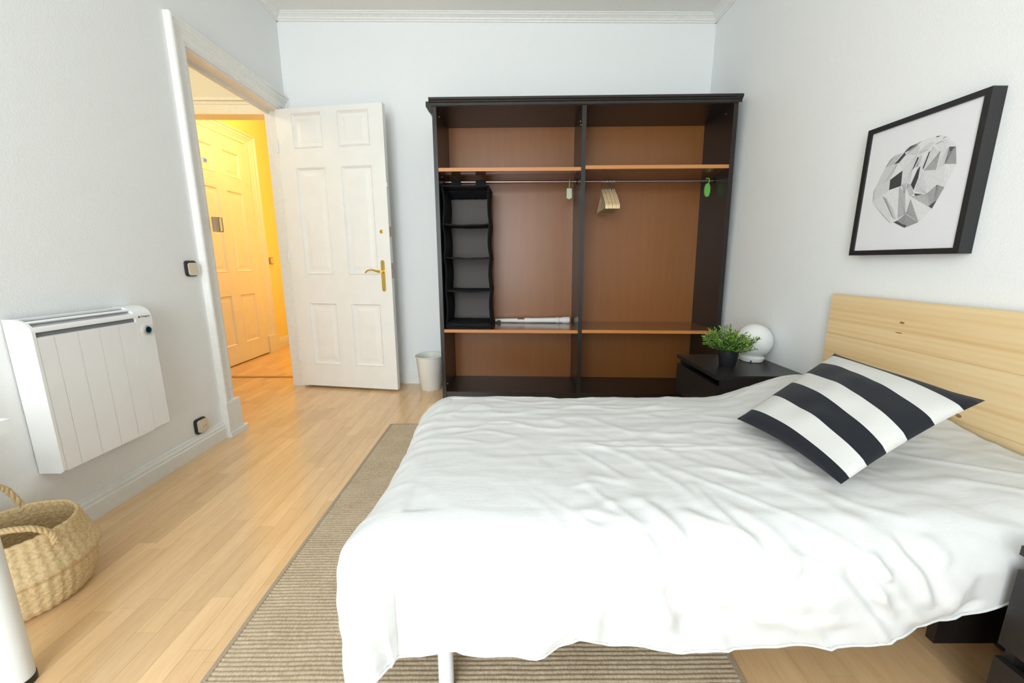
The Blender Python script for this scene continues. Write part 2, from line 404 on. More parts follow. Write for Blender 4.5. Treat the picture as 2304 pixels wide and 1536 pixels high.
# door across the hall
d2 = empty('door_2', (HX + .004, 4.362, .012), math.radians(-90)); tag(d2, 'closed white panelled door across the hall', None, None, 'structure')
door_leaf(d2, 'door_paint', .832, 2.128)

hcs = empty('trim_6', (HX, 4.366, 0)); tag(hcs, 'white casing of the door across the hall', None, None, 'structure')
for nm, bm in zip(('casing_side', 'casing_head', 'casing_side'), casing([(d * 1.6, w * 1.6) for d, w in CP], -.84, 0, 0, 0, 2.145, .2, 1, .72)): obj(nm, bm, 'trim_paint', hcs)
obj('plinth_block', boxb(0, .062, -.004, .176, 0, .19), 'trim_paint', hcs, bev=.005)

# ------------------------------------------------------------------ laminate floor, strip by strip
struct_floor = empty('floor', (0, 0, 0)); tag(struct_floor, 'light beech strip laminate floor', None, None, 'structure')
obj('underlay', boxb(-2.85, XR + .12, YF - .12, 6.1, -.06, -.0085), 'floor_core', struct_floor)
obj('threshold', boxb(-2.645, -1.80, 3.40, 3.44, -.008, .004), 'threshold_wood', struct_floor, bev=.003)
SW = .0626
LENS = (.25, .31, .38, .45)
PM = {}
def plank_mesh(L, mi):
    if (L, mi) not in PM:
        bm = boxb(.0003, SW - .0003, .0003, L - .0003, -.0085, 0)
        me = bpy.data.meshes.new('plank'); bm.to_mesh(me); bm.free(); me.materials.append(LAM[mi]); PM[(L, mi)] = me
    return PM[(L, mi)]
rest = B(); nplank = 0
rngf = random.Random(11)
def in_view(x, y):
    if x < -.66 and .55 < y < 3.25: return XL - .05 < x or OY0 < y < OY1
    if x < XL: return 2.5 < y < 4.9
    if x < -.40 and 2.3 < y < 2.85: return True
    if .50 < x < 1.35 and .72 < y < 1.30: return True
    return False
def lay(x0, x1, y0, y1):
    global nplank
    n = int(math.ceil((x1 - x0) / SW))
    for i in range(n):
        x = x0 + i * SW; y = y0 - rngf.random() * .4
        while y < y1:
            L = rngf.choice(LENS); a, b = max(y, y0), min(y + L, y1)
            mi = rngf.choice((0, 0, 1, 2, 3, 4, 4, 5, 6))
            w = min(SW, x1 - x)
            if b - a > .02 and w > .01:
                full = (a == y and b == y + L and w == SW)
                if in_view(x + SW / 2, (a + b) / 2) and nplank < 300:
                    if full: me = plank_mesh(L, mi)
                    else:
                        q = boxb(.0003, w - .0003, .0003, b - a - .0003, -.0085, 0); me = bpy.data.meshes.new('plank'); q.to_mesh(me); q.free(); me.materials.append(LAM[mi])
                    p = bpy.data.objects.new('plank', me); p.location = (x, a, 0); p.parent = struct_floor; COL.objects.link(p); nplank += 1
                else: box(rest, x + .0003, x + w - .0003, a + .0003, b - .0003, -.0085, 0, mi)
            y += L
lay(XL, XR, YF, YB)
lay(HX, XL, 1.9, 3.40)
lay(HX, -1.52, 3.44, 6.0)
o = obj('plank_field', rest, LAM, struct_floor); tag(o, kind='stuff')

# ------------------------------------------------------------------ wardrobe (own frame, turned 2 degrees, a little out of square)
WK, WA = 1.04, -.0392
WO = (-.476 * WK, 2.68 * WK)
def wm(x, y, z):
    x = x + (1.95 - z) * (.004 + .018 * x / 1.83)
    return (WK * x, WK * y, WK * (z - 1) + 1)
def wworld(p):
    X, Y, Z = wm(*p); c, s = math.cos(WA), math.sin(WA)
    return (WO[0] + X * c - Y * s, WO[1] + X * s + Y * c, Z)
def wthing(name, label, cat, org, group=None):
    o = empty(name, wworld(org), WA); tag(o, label, cat, group)
    b = wm(*org)
    def fn(x, y, z):
        p = wm(x, y, z); return (p[0] - b[0], p[1] - b[1], p[2] - b[2])
    return o, fn
ZF = .0385      # floor level in wardrobe units
D = .412
wd, fn = wthing('wardrobe', 'open black-brown double wardrobe without doors, brown back panels', 'wardrobe', (.918, .2, ZF))
DX0, DX1 = .914, .940
for x0, x1 in ((0, .026), (1.812, 1.838)):
    obj('side_panel', boxb(x0, x1, 0, D, ZF, 1.945), 'black_brown', wd, fn=fn, bev=.0015)
obj('divider', boxb(DX0, DX1, 0, D - .01, ZF, 1.935), 'black_brown', wd, fn=fn, bev=.0015)
obj('top_panel', boxb(.026, 1.812, 0, D, 1.925, 1.945), 'black_brown', wd, fn=fn)
cp = [(.02, 1.945), (-.006, 1.928), (-.006, 1.944), (-.012, 1.947), (-.016, 1.954), (-.022, 1.957), (-.022, 1.970), (D, 1.970), (D, 1.945)]
cor = obj('cornice', prism(B(), cp, 'x', -.015, 1.855), 'black_brown', wd, fn=fn)
obj('cornice_end', prism(B(), [(-.036, 1.952), (-.036, 1.922), (-.026, 1.916), (-.022, 1.900), (0, 1.880), (0, 1.956)], 'y', -.004, D), 'black_brown', wd, fn=fn, bev=.002)
for x0, x1 in ((.026, DX0), (DX1, 1.812)):
    obj('back_panel', boxb(x0, x1, D - .008, D, ZF, 1.925), 'brown_panel', wd, fn=fn)
    obj('bottom_panel', boxb(x0, x1, .004, D - .008, .092, .110), 'black_brown', wd, fn=fn)
    obj('plinth', boxb(x0, x1, .012, .028, ZF, .092), 'black_brown', wd, fn=fn)
for (x0, x1), zs in (((.026, DX0), (1.565, .5385)), ((DX1, 1.812), (1.574, .5415))):
    for z in zs:
        sh = obj('shelf', boxb(x0, x1, .008, D - .008, z - .010, z + .010), 'shelf_top', wd, fn=fn)
        obj('edge_band', boxb(x0, x1, .004, .008, z - .0105, z + .0105), 'shelf_edge', sh, fn=fn)
ROD_Y, ROD_Z = .205, 1.527
for (x0, x1) in ((.026, DX0), (DX1, 1.812)):
    rd = obj('hanging_rod', tube(B(), [(x0, ROD_Y, ROD_Z), (x1, ROD_Y, ROD_Z)], .0085, 14), 'rod_bronze', wd, fn=fn, smooth=True)
    for xa, xb in ((x0, x0 + .006), (x1 - .006, x1)):
        obj('rod_socket', tube(B(), [(xa, ROD_Y, ROD_Z), (xb, ROD_Y, ROD_Z)], .017, 14), 'black_brown', rd, fn=fn, smooth=True)
for p in ((.0265, .10, 1.90), (.0265, .13, 1.548), (DX0 - .0005, .08, 1.86), (DX0 - .0005, .05, 1.83), (1.8115, .10, 1.90), (.0265, .06, .15)):
    obj('cam_fitting', tube(B(), [(p[0] - .001, p[1], p[2]), (p[0] + .001, p[1], p[2])], .0055, 10), 'brass', wd, fn=fn)

# hanging fabric organiser
og, fn = wthing('hanging_organizer', 'black fabric hanging organizer with open compartments on the wardrobe rod', 'organizer', (.17, .2, .55))
OX0, OX1, OYA, OYB, OZ0, OZ1 = .034, .335, .040, .330, .582, 1.478
def fsheet(bm, f, nu, nv, thick):
    """thin wavy fabric panel from a parametric surface and its offset direction"""
    g = [[[None] * (nv + 1) for _ in range(nu + 1)] for _ in range(2)]
    for k in range(2):
        for i in range(nu + 1):
            for j in range(nv + 1):
                p, n = f(i / nu, j / nv); g[k][i][j] = bm.verts.new(Vector(p) + Vector(n) * (thick * (k - .5)))
    for i in range(nu):
        for j in range(nv):
            bm.faces.new([g[0][i][j], g[0][i + 1][j], g[0][i + 1][j + 1], g[0][i][j + 1]])
            bm.faces.new([g[1][i][j], g[1][i][j + 1], g[1][i + 1][j + 1], g[1][i + 1][j]])
    for i in range(nu):
        for j in (0, nv): bm.faces.new([g[0][i][j], g[0][i + 1][j], g[1][i + 1][j], g[1][i][j]])
    for j in range(nv):
        for i in (0, nu): bm.faces.new([g[0][i][j], g[0][i][j + 1], g[1][i][j + 1], g[1][i][j]])
    return bm
SHZ = [1.240, 1.026, .806]
knots_z = [OZ1] + SHZ + [OZ0]
def sag(z):     # side panels belly inwards between the shelves
    for a, b in zip(knots_z, knots_z[1:]):
        if b <= z <= a: return math.sin(math.pi * (z - b) / (a - b))
    return 0
def wall_fn(x, s):
    def f(u, v):
        z = OZ0 + (OZ1 - OZ0) * v; y = OYA + (OYB - OYA) * u
        return (x + s * (.009 * sag(z)) + .004 * noise.noise((u * 2, v * 6, x * 9)), y, z), (1, 0, 0)
    return f
obj('side_wall', fsheet(B(), wall_fn(OX0, 1), 6, 40, .004), 'black_fabric', og, fn=fn, smooth='all')
obj('side_wall', fsheet(B(), wall_fn(OX1, -1), 6, 40, .004), 'black_fabric', og, fn=fn, smooth='all')
obj('back_wall', fsheet(B(), lambda u, v: ((OX0 + (OX1 - OX0) * u, OYB + .004 * noise.noise((u * 3, v * 7, 2)), OZ0 + (OZ1 - OZ0) * v), (0, 1, 0)), 8, 30, .003), 'grey_fabric', og, fn=fn, smooth='all')
for z in SHZ + [OZ0]:
    obj('shelf', fsheet(B(), lambda u, v, z=z: ((OX0 + .003 + (OX1 - OX0 - .006) * u, OYA + (OYB - OYA) * v, z - .008 * math.sin(math.pi * u) * (1 - .6 * v) + .003 * noise.noise((u * 4, v * 3, z * 5))), (0, 0, 1)), 10, 8, .008), 'black_fabric', og, fn=fn, smooth='all')
obj('top', fsheet(B(), lambda u, v: ((OX0 + (OX1 - OX0) * u, OYA + (OYB - OYA) * v, OZ1 - .004 * math.sin(math.pi * u)), (0, 0, 1)), 8, 4, .006), 'black_fabric', og, fn=fn, smooth='all')
obj('inner_flap', fsheet(B(), lambda u, v: ((OX0 + .006 + (OX1 - OX0 - .012) * u, OYB - .02 - .10 * v + .010 * noise.noise((u * 5, v * 2, 4)), OZ1 - .045 + .040 * v + .006 * noise.noise((u * 6, v, 1))), (0, .5, .8)), 14, 5, .004), 'black_fabric', og, fn=fn, smooth='all')
for x0, x1 in ((.072, .136), (.236, .305)):
    pr = [(ROD_Y - .013, OZ1 - .004), (ROD_Y - .013, ROD_Z + .004), (ROD_Y - .008, ROD_Z + .011), (ROD_Y + .008, ROD_Z + .011), (ROD_Y + .013, ROD_Z + .004), (ROD_Y + .013, OZ1 - .004), (ROD_Y + .010, OZ1 - .004), (ROD_Y + .010, ROD_Z + .003), (ROD_Y + .006, ROD_Z + .009), (ROD_Y - .006, ROD_Z + .009), (ROD_Y - .010, ROD_Z + .003), (ROD_Y - .010, OZ1 - .004)]
    obj('strap', prism(B(), pr, 'x', x0, x1), 'black_fabric', og, fn=fn)
# collapsed lowest compartment folded under
bm = B()
for k, z in enumerate((.5525, .562, .571)):
    fsheet(bm, lambda u, v, z=z, k=k: ((OX0 - .004 + (OX1 - OX0 + .012) * u, OYA - .006 * k + (OYB - OYA) * v, z + .003 * noise.noise((u * 5, v * 5, z * 90))), (0, 0, 1)), 10, 8, .006)
obj('folded_base', bm, 'black_fabric', og, fn=fn, smooth='all')

# rolled blind lying on the lower left shelf
SH2 = .5485
rb, fn = wthing('rolled_blind', 'white rolled-up blind tube lying on the lower wardrobe shelf', 'blind', (.62, .33, SH2))
prf = [(.345, .014), (.40, .0155), (.505, .016), (.505, .0175), (.62, .018), (.70, .0185), (.705, .019), (.79, .0195), (.80, .0225), (.815, .0225), (.818, .020), (.835, .021), (.845, .025), (.885, .025), (.893, .023)]
obj('tube', tube(B(), [(x, .335, SH2 + .019 + .012 * (x - .6)) for x, r in prf], [r for x, r in prf], 18), 'blind_white', rb, fn=fn, smooth=True)
obj('window_slot', prism(B(), [(.316, SH2 + .028), (.318, SH2 + .034), (.325, SH2 + .0375), (.319, SH2 + .030)], 'x', .510, .560), 'blind_brown', rb, fn=fn)
obj('sleeve', tube(B(), [(.565, .335, SH2 + .0189), (.60, .335, SH2 + .0193)], .0192, 18), 'white_plastic', rb, fn=fn, smooth=True)
obj('bracket', boxb(.36, .385, .300, .320, SH2, SH2 + .020), 'foot_black', rb, fn=fn, bev=.004)
obj('bracket', boxb(.340, .358, .305, .318, SH2, SH2 + .012), 'foot_black', rb, fn=fn, bev=.003)

# wooden hangers on the right rod
def make_hanger():
    h, fn = wthing('clothes_hanger', '', 'hanger', (1.095, ROD_Y, ROD_Z + .0085), 'wooden hangers on the right wardrobe rod')
    X = 1.095; r = .0020
    hook = [(X, ROD_Y + .011 * math.sin(a), ROD_Z + .0005 + .0115 * math.cos(a)) for a in [math.radians(t) for t in range(-150, 111, 20)]]
    hook += [(X, ROD_Y + .006, ROD_Z - .018), (X, ROD_Y, ROD_Z - .026), (X, ROD_Y, ROD_Z - .062)]
    obj('hook', tube(B(), hook, r, 8), 'steel', h, fn=fn, smooth=True)
    # shoulders: arched beam in the yz plane
    top, bot = [], []
    for i in range(-10, 11):
        t = i / 10; y = ROD_Y + .165 * t
        zc = ROD_Z - .058 - .112 * abs(t) ** 1.25 + (.004 if i == 0 else 0)
        hh = .028 - .004 * abs(t)
        top.append((y, zc)); bot.append((y, zc - hh - .008 * (1 - abs(t))))
    obj('shoulder_beam', prism(B(), top + bot[::-1], 'x', X - .0048, X + .0048), 'hanger_wood', h, fn=fn, bev=.0012)
    obj('trouser_bar', tube(B(), [(X, ROD_Y - .150, ROD_Z - .190), (X, ROD_Y + .150, ROD_Z - .190)], .0036, 8), 'hanger_bar', h, fn=fn, smooth=True)
    return h
hg = make_hanger()
HL = ['leftmost wooden hanger of the row, nearest the wardrobe divider', 'second wooden hanger counted from the wardrobe divider', 'third wooden hanger counted from the wardrobe divider', 'fourth wooden hanger counted from the wardrobe divider',
      'fifth wooden hanger counted from the wardrobe divider', 'sixth wooden hanger counted from the wardrobe divider', 'seventh wooden hanger, last but one of the row', 'rightmost wooden hanger of the row, farthest from the divider']
for i in range(8):
    o = hg if i == 0 else copy_tree(hg)
    o.location = Vector(wworld((1.082 + i * .0115, ROD_Y, ROD_Z + .0085))) + Vector((0, (0, .0022, -.002, .0024, -.0024, .0018, -.002, -.0025)[i], 0)); o.rotation_euler.z = WA; o['label'] = HL[i]

# fresheners hooked on the rods
gf, fn = wthing('air_freshener', 'lime green oval freshener hooked on the right end of the rod', 'air freshener', (1.770, ROD_Y - .012, ROD_Z - .10))
ov = [(1.770 + .0185 * math.copysign(abs(math.cos(a)) ** .8, math.cos(a)), ROD_Z - .060 + .043 * math.sin(a)) for a in [math.radians(t) for t in range(0, 360, 15)]]
obj('body', prism(B(), ov, 'y', ROD_Y - .018, ROD_Y - .006), 'green_rubber', gf, fn=fn, bev=.003)
obj('hook', tube(B(), [(1.776, ROD_Y - .012, ROD_Z - .020), (1.782, ROD_Y - .012, ROD_Z - .004), (1.780, ROD_Y - .010, ROD_Z + .012), (1.771, ROD_Y - .006, ROD_Z + .016), (1.764, ROD_Y, ROD_Z + .0135)], .0038, 8), 'green_rubber', gf, fn=fn, smooth=True)
gt, fn = wthing('moth_repellent', 'pale green paper sachet hooked on the rod beside the divider', 'air freshener', (.862, ROD_Y - .01, ROD_Z - .11))
obj('body', prism(B(), [(.846, ROD_Z - .046), (.878, ROD_Z - .046), (.880, ROD_Z - .105), (.863, ROD_Z - .116), (.845, ROD_Z - .107)], 'y', ROD_Y - .018, ROD_Y + .002), 'pale_green', gt, fn=fn, bev=.003)
obj('hook', tube(B(), [(.862, ROD_Y - .009, ROD_Z - .047), (.864, ROD_Y - .012, ROD_Z - .02), (.864, ROD_Y - .013, ROD_Z + .004), (.864, ROD_Y, ROD_Z + .012), (.864, ROD_Y + .012, ROD_Z + .003)], .0032, 8), 'green_rubber', gt, fn=fn, smooth=True)

# ------------------------------------------------------------------ bed
ZT, Y0, Y1, X0, X1 = .449, .832, 1.575, -.236, 1.40
bed = empty('bed', (.56, 1.2, 0)); tag(bed, 'single bed with a plain pine headboard and white legs', 'bed')
def bfn(x, y, z): return (x - .56, y - 1.2, z)
HBY0, HBY1 = .700, 1.776
hb = empty('headboard'); hb.parent = bed; hb.location = (1.444 - .56, 0, 0)
for i, (z0, z1) in enumerate(((.20, .372), (.372, .502), (.502, .690), (.690, .862))):
    bm = boxb(-.014, .014, HBY0, HBY1, z0 + .0003, z1 - .0003)
    for v in bm.verts: v.co.y -= 1.2; v.co.z -= z0
    o = obj('board', bm, 'pine', hb, bev=.0015); o.location = (0, 0, z0)
def knot(y, z, a, b):
    bm = prism(B(), [(y - 1.2 + a * math.cos(t * math.pi / 8), z + b * math.sin(t * math.pi / 8)) for t in range(16)], 'x', -.0143, -.0135)
    obj('knot', bm, 'pine_knot', hb)
knot(1.44, .783, .010, .004); knot(1.445, .745, .014, .0022); knot(1.20, .520, .009, .006)
bm = B(); box(bm, -.22, 1.42, .80, .825, .215, .27); box(bm, -.22, 1.42, 1.575, 1.60, .215, .27); box(bm, -.22, -.195, .80, 1.60, .215, .27); box(bm, 1.395, 1.42, .80, 1.60, .215, .27)
obj('frame', bm, 'metal_grey', bed, fn=bfn, bev=.003)
bm = B(); box(bm, 1.02, 1.425, .80, .82, .10, .255)
obj('head_bracket', bm, 'black_brown', bed, fn=bfn, bev=.002)
for i in range(12): obj('slat', boxb(-.15 + i * .13, -.08 + i * .13, .80, 1.60, .27, .282), 'hanger_wood', bed, fn=bfn)
bm = boxb(-.215, 1.405, .825, 1.575, .283, .415)
obj('mattress', bm, 'mattress_white', bed, fn=bfn, bev=.055, seg=4, smooth=True)
for x, y in ((-.149, .772), (-.149, 1.56), (1.30, .87), (1.30, 1.56)):
    lg = obj('leg', lathe(B(), [(.018, .020), (.018, .262)], 20, x, y), 'leg_white', bed, fn=bfn, smooth=True)
    obj('foot', lathe(B(), [(.019, .0078), (.019, .020)], 20, x, y), 'foot_black', lg, fn=bfn, smooth=True)

# white cover draped over the bed
HEM = [(-.36, .155), (-.30, .165), (-.266, .172), (-.252, .182), (-.191, .183), (-.115, .194), (-.09, .184), (-.053, .182), (.049, .191), (.12, .210), (.164, .226), (.206, .206), (.326, .201), (.392, .196), (.456, .204), (.651, .206), (.743, .212), (.841, .232), (.920, .253), (.987, .272), (1.10, .30), (1.40, .33)]
def lerp_tab(T, x):
    if x <= T[0][0]: return T[0][1]
    for (a, p), (b, q) in zip(T, T[1:]):
        if x <= b: t = (x - a) / (b - a); t = t * t * (3 - 2 * t); return p + (q - p) * t
    return T[-1][1]
def SM(t): t = max(0, min(1, t)); return t * t * (3 - 2 * t)
def ztop(x, y):
    z = ZT + .095 * SM((x - .80) / .40) * SM((y - 1.02) / .45) + .030 * SM((x - .92) / .40) * (1 - SM((y - 1.02) / .45))
    return z
RIDGES = [(0.009, 0.022, [(0.2482, 0.8652), (0.3185, 0.8573), (0.342, 0.8056), (0.3681, 0.7662), (0.3827, 0.7376)]), (-0.005, 0.014, [(0.289, 0.8878), (0.3473, 0.843), (0.3811, 0.7701), (0.3979, 0.7376), (0.4195, 0.7007)]), (0.006, 0.01, [(0.458, 0.9538), (0.4666, 0.8642), (0.4806, 0.8001), (0.5072, 0.7548), (0.5252, 0.7204), (0.5472, 0.6869)]), (-0.006, 0.014, [(0.3189, 0.741), (0.3318, 0.711), (0.358, 0.6844), (0.4013, 0.6411), (0.4581, 0.5825)]), (0.007, 0.016, [(0.3363, 0.7341), (0.3599, 0.7007), (0.401, 0.6637), (0.4474, 0.6199)]), (-0.009, 0.018, [(0.3202, 0.6741), (0.3273, 0.645), (0.3447, 0.6036), (0.3699, 0.5613), (0.4097, 0.5312)]), (0.008, 0.025, [(0.3005, 0.7012), (0.305, 0.6603), (0.3219, 0.612), (0.3437, 0.5613)]), (0.006, 0.014, [(0.2809, 0.7588), (0.2933, 0.7273), (0.3034, 0.6943)]), (-0.005, 0.012, [(0.2686, 0.7553), (0.2841, 0.7174), (0.2954, 0.6879)]), (0.005, 0.014, [(0.3834, 0.8287), (0.4206, 0.8006), (0.4664, 0.778), (0.5111, 0.7548), (0.5554, 0.7204)]), (-0.004, 0.012, [(0.409, 0.8499), (0.4413, 0.811), (0.4842, 0.7824), (0.5279, 0.7583)]), (0.005, 0.016, [(0.4865, 0.8873), (0.5252, 0.8159), (0.5624, 0.7657), (0.5928, 0.7199), (0.6024, 0.6834)]), (0.006, 0.014, [(0.7097, 0.7366), (0.7208, 0.7095), (0.7387, 0.6765), (0.7642, 0.6396), (0.7843, 0.6145)]), (-0.006, 0.016, [(0.7108, 0.713), (0.7281, 0.68), (0.7568, 0.6396)]), (0.005, 0.012, [(0.7499, 0.7332), (0.7625, 0.6997), (0.7803, 0.6696)]), (0.003, 0.007, [(0.1794, 1.1301), (0.3401, 1.1203), (0.5552, 1.1168), (0.7729, 1.1188)]), (0.003, 0.009, [(0.1479, 0.9124), (0.2033, 0.9203), (0.2332, 0.9326)]), (0.004, 0.014, [(0.1842, 0.8233), (0.2217, 0.8435), (0.2676, 0.8578)]), (-0.004, 0.012, [(0.2547, 0.7209), (0.2698, 0.6913), (0.2759, 0.6711)]), (0.004, 0.012, [(0.4499, 0.7204), (0.4629, 0.6938), (0.4971, 0.6667)]), (0.004, 0.01, [(0.5701, 0.7302), (0.5843, 0.7036), (0.602, 0.6805)]), (0.004, 0.012, [(0.78, 1.1045), (0.7776, 1.0085), (0.7866, 0.9351)]), (0.003, 0.01, [(0.7374, 1.105), (0.7221, 0.9991), (0.732, 0.9105)]), (0.003, 0.012, [(0.4575, 1.0099), (0.5464, 0.9902), (0.6218, 0.9533), (0.7038, 0.9356)]), (0.003, 0.012, [(0.1359, 0.8297), (0.1952, 0.8169), (0.2629, 0.7962), (0.3228, 0.7706)]), (0.003, 0.012, [(0.1359, 0.7706), (0.1997, 0.779), (0.2449, 0.7706)]), (0.007, 0.014, [(0.7119, 0.7149), (0.7343, 0.676), (0.7639, 0.6322), (0.8081, 0.579)]), (-0.006, 0.016, [(0.6987, 0.7085), (0.719, 0.6662), (0.7512, 0.6199), (0.7947, 0.5706)]), (0.005, 0.012, [(0.7504, 0.7277), (0.7675, 0.6957), (0.7849, 0.676)]), (0.006, 0.014, [(0.8132, 0.7696), (0.8242, 0.7277), (0.8511, 0.6824), (0.8634, 0.644), (0.8874, 0.6071)]), (-0.006, 0.014, [(0.8255, 0.7657), (0.8409, 0.7243), (0.8626, 0.6854), (0.8739, 0.6475), (0.8947, 0.6071)]), (0.005, 0.02, [(0.8833, 0.7617), (0.8998, 0.7307), (0.9234, 0.7046)]), (-0.01, 0.026, [(1.0072, 0.6544), (0.9871, 0.6189), (0.9464, 0.5825), (0.892, 0.5578), (0.8205, 0.5455)]), (0.004, 0.02, [(0.7415, 0.8829), (0.746, 0.809), (0.7999, 0.7775)]), (0.005, 0.03, [(0.589, 0.6558), (0.6349, 0.6248), (0.6867, 0.5588)]), (-0.006, 0.016, [(-0.194, 0.744), (-0.1518, 0.7268), (-0.1318, 0.708), (-0.1101, 0.6918)]), (0.006, 0.02, [(-0.1617, 0.744), (-0.1222, 0.7218), (-0.0948, 0.7031)]), (-0.004, 0.018, [(-0.181, 0.6967), (-0.1618, 0.68), (-0.125, 0.6549)]), (-0.005, 0.016, [(-0.2964, 0.6632), (-0.274, 0.6273), (-0.2626, 0.5948)]), (-0.005, 0.016, [(-0.1418, 0.6002), (-0.1243, 0.5642), (-0.0986, 0.5248)]), (0.006, 0.03, [(-0.3068, 0.6012), (-0.3125, 0.547), (-0.3214, 0.4859)]), (-0.014, 0.026, [(-0.296, 0.6071), (-0.2887, 0.547), (-0.278, 0.4982), (-0.2681, 0.4825)]), (0.008, 0.03, [(0.0213, 0.5027), (0.0612, 0.5209), (0.1008, 0.545), (0.1425, 0.5751)]), (-0.006, 0.024, [(0.0747, 0.515), (0.1142, 0.5391), (0.1536, 0.5573)]), (-0.006, 0.02, [(0.197, 0.6051), (0.2063, 0.5692), (0.2239, 0.5263)]), (0.006, 0.02, [(0.1838, 0.6051), (0.1747, 0.5633), (0.1705, 0.5268)])]
def ridge_at(a, b):
    s = 0
    for h, w, pts, bb in RIDGES2:
        if a < bb[0] or a > bb[1] or b < bb[2] or b > bb[3]: continue
        best = 1e9; par = 0
        n = len(pts) - 1
        for i in range(n):
            (x0, y0), (x1, y1) = pts[i], pts[i + 1]
            dx, dy = x1 - x0, y1 - y0; L = dx * dx + dy * dy + 1e-12
            t = ((a - x0) * dx + (b - y0) * dy) / L; tc = max(0, min(1, t))
            d = (a - x0 - tc * dx) ** 2 + (b - y0 - tc * dy) ** 2
            if d < best: best = d; par = (i + tc) / n
        fade = min(1, par / .22) * min(1, (1 - par) / .22)
        s += h * fade * math.exp(-best / (w * w))
    return s
RIDGES2 = []
for h, w, pts in RIDGES:
    xs = [p[0] for p in pts]; ys = [p[1] for p in pts]; m = w * 2.6
    RIDGES2.append((h, w, pts, (min(xs) - m, max(xs) + m, min(ys) - m, max(ys) + m)))
RR = .128
FH = .27       # overhang at the foot end
def wrinkle(a, b):
    far = SM((b - 1.0) / .3); mid = SM((a + .05) / .3)
    n = .0022 * noise.noise((a * 4.5, b * 30, 1.3)) * (.5 + far)
    n += .0030 * noise.noise(((a + b * .8) * 9, (b - a * .5) * 3.2, 4.7)) * (1 - far) * (.35 + .65 * mid)
    n += .0016 * noise.noise((a * 22, b * 26, 9.1)) * (.5 + .5 * mid)
    n += .0055 * noise.noise((a * 2.3, b * 3.1, 7.7))
    k = noise.noise((a * 6 + 3, b * 13, 2.2)); n += .0035 * max(0, 1 - abs(k) * 4) * (.3 + .7 * far)
    k = noise.noise(((a + .9 * b) * 8, (b - .7 * a) * 3.0, 12.2)); n += .0040 * max(0, 1 - abs(k) * 5) * (1 - far) * mid
    return n
def cover_point(a, b):
    da = max(0, X0 - a); db = Y0 - b if b < Y0 else (Y1 - b if b > Y1 else 0)
    d = math.hypot(da, db)
    xi, yi = max(a, X0), min(max(b, Y0), Y1)
    z0 = ztop(xi, yi)
    wv = wrinkle(a, b) + ridge_at(a, b)
    if d < 1e-9:
        # the soft cover rounds off a little towards the edges
        e = min(1, (a - X0) / .12) if a < X0 + .12 else 1
        e2 = min(1, min(b - Y0, Y1 - b) / .10)
        z = z0 - .006 * (1 - e) ** 2 - .006 * (1 - max(0, e2)) ** 2
        return Vector((a, b, z + wv))
    nx, ny = -da / d, -db / d
    z0 -= .006
    arcl = RR * math.pi / 2
    if d < arcl:
        th = d / RR; o = RR * math.sin(th); z = z0 - RR * (1 - math.cos(th)); nv = (math.sin(th), math.cos(th)); hang = 0
    else:
        hang = d - arcl
        corner = 4 * (nx * ny) ** 2 if (da > 0 and db != 0) else 0
        fl = .035 + .09 * corner
        o = RR + hang * fl; z = z0 - RR - hang * (1 - fl * .3); nv = (1, .1)
        if db > 0 or db < 0:
            side = 1 if db > 0 else -1
            o += hang * .035 * math.sin(a * 17 + 1.1) * (1 - corner)
    amp = wv * (1 + .8 * SM(d / .2))
    if da > 0: o += .034 * SM((d - .04) / .14) * (1 - .45 * SM((d - .24) / .10)) * SM((1.02 - yi) / .24)
    return Vector((xi + nx * (o + nv[0] * amp), yi + ny * (o + nv[0] * amp), z + nv[1] * amp))
na, nb_top, nb_hang, nf = 215, 118, 42, 30
As = [X0 - FH * (1 - i / nf) for i in range(nf)] + [X0 + (X1 + .012 - X0) * i / na for i in range(na + 1)]
verts, faces = [], []
NR = nb_hang * 2 + nb_top + 1
for a in As:
    hz = lerp_tab(HEM, a)
    h = RR * math.pi / 2 + max(.02, ZT - .006 - RR - hz)
    if a > .97: h = RR * math.pi / 2 + max(.02, ZT - .006 - RR - hz)
    hf = .19
    for j in range(NR):
        if j < nb_hang: b = Y0 - h * (1 - j / nb_hang)
        elif j <= nb_hang + nb_top: b = Y0 + (Y1 - Y0) * (j - nb_hang) / nb_top
        else: b = Y1 + hf * (j - nb_hang - nb_top) / nb_hang
        p = cover_point(a, b)
        if a > .93 and b < Y0: p.y = max(p.y, .703 + (.012 * SM((a - .93) / .05)))
        verts.append(p)
for i in range(len(As) - 1):
    for j in range(NR - 1):
        q = i * NR + j; faces.append((q, q + NR, q + NR + 1, q + 1))
me = bpy.data.meshes.new('bed_cover'); me.from_pydata([(v.x - .56, v.y - 1.2, v.z - .3) for v in verts], [], faces)
for p in me.polygons: p.use_smooth = True
cv = link_mesh('bed_cover', me, 'cover_cotton', None, (.56, 1.2, .3)); tag(cv, 'creased white cotton cover draped over the bed', 'bed cover')
md = cv.modifiers.new('thickness', 'SOLIDIFY'); md.thickness = .004; md.offset = -1
# rolled hem along the lower edge
def hemline(js):
    pts = [verts[i * NR + js] for i in range(len(As))]
    return [Vector((p.x - .56, p.y - 1.2, p.z - .3)) for p in pts][::2]
obj('hem', tube(B(), hemline(0), .0028, 6), 'cover_cotton', cv, smooth='all')

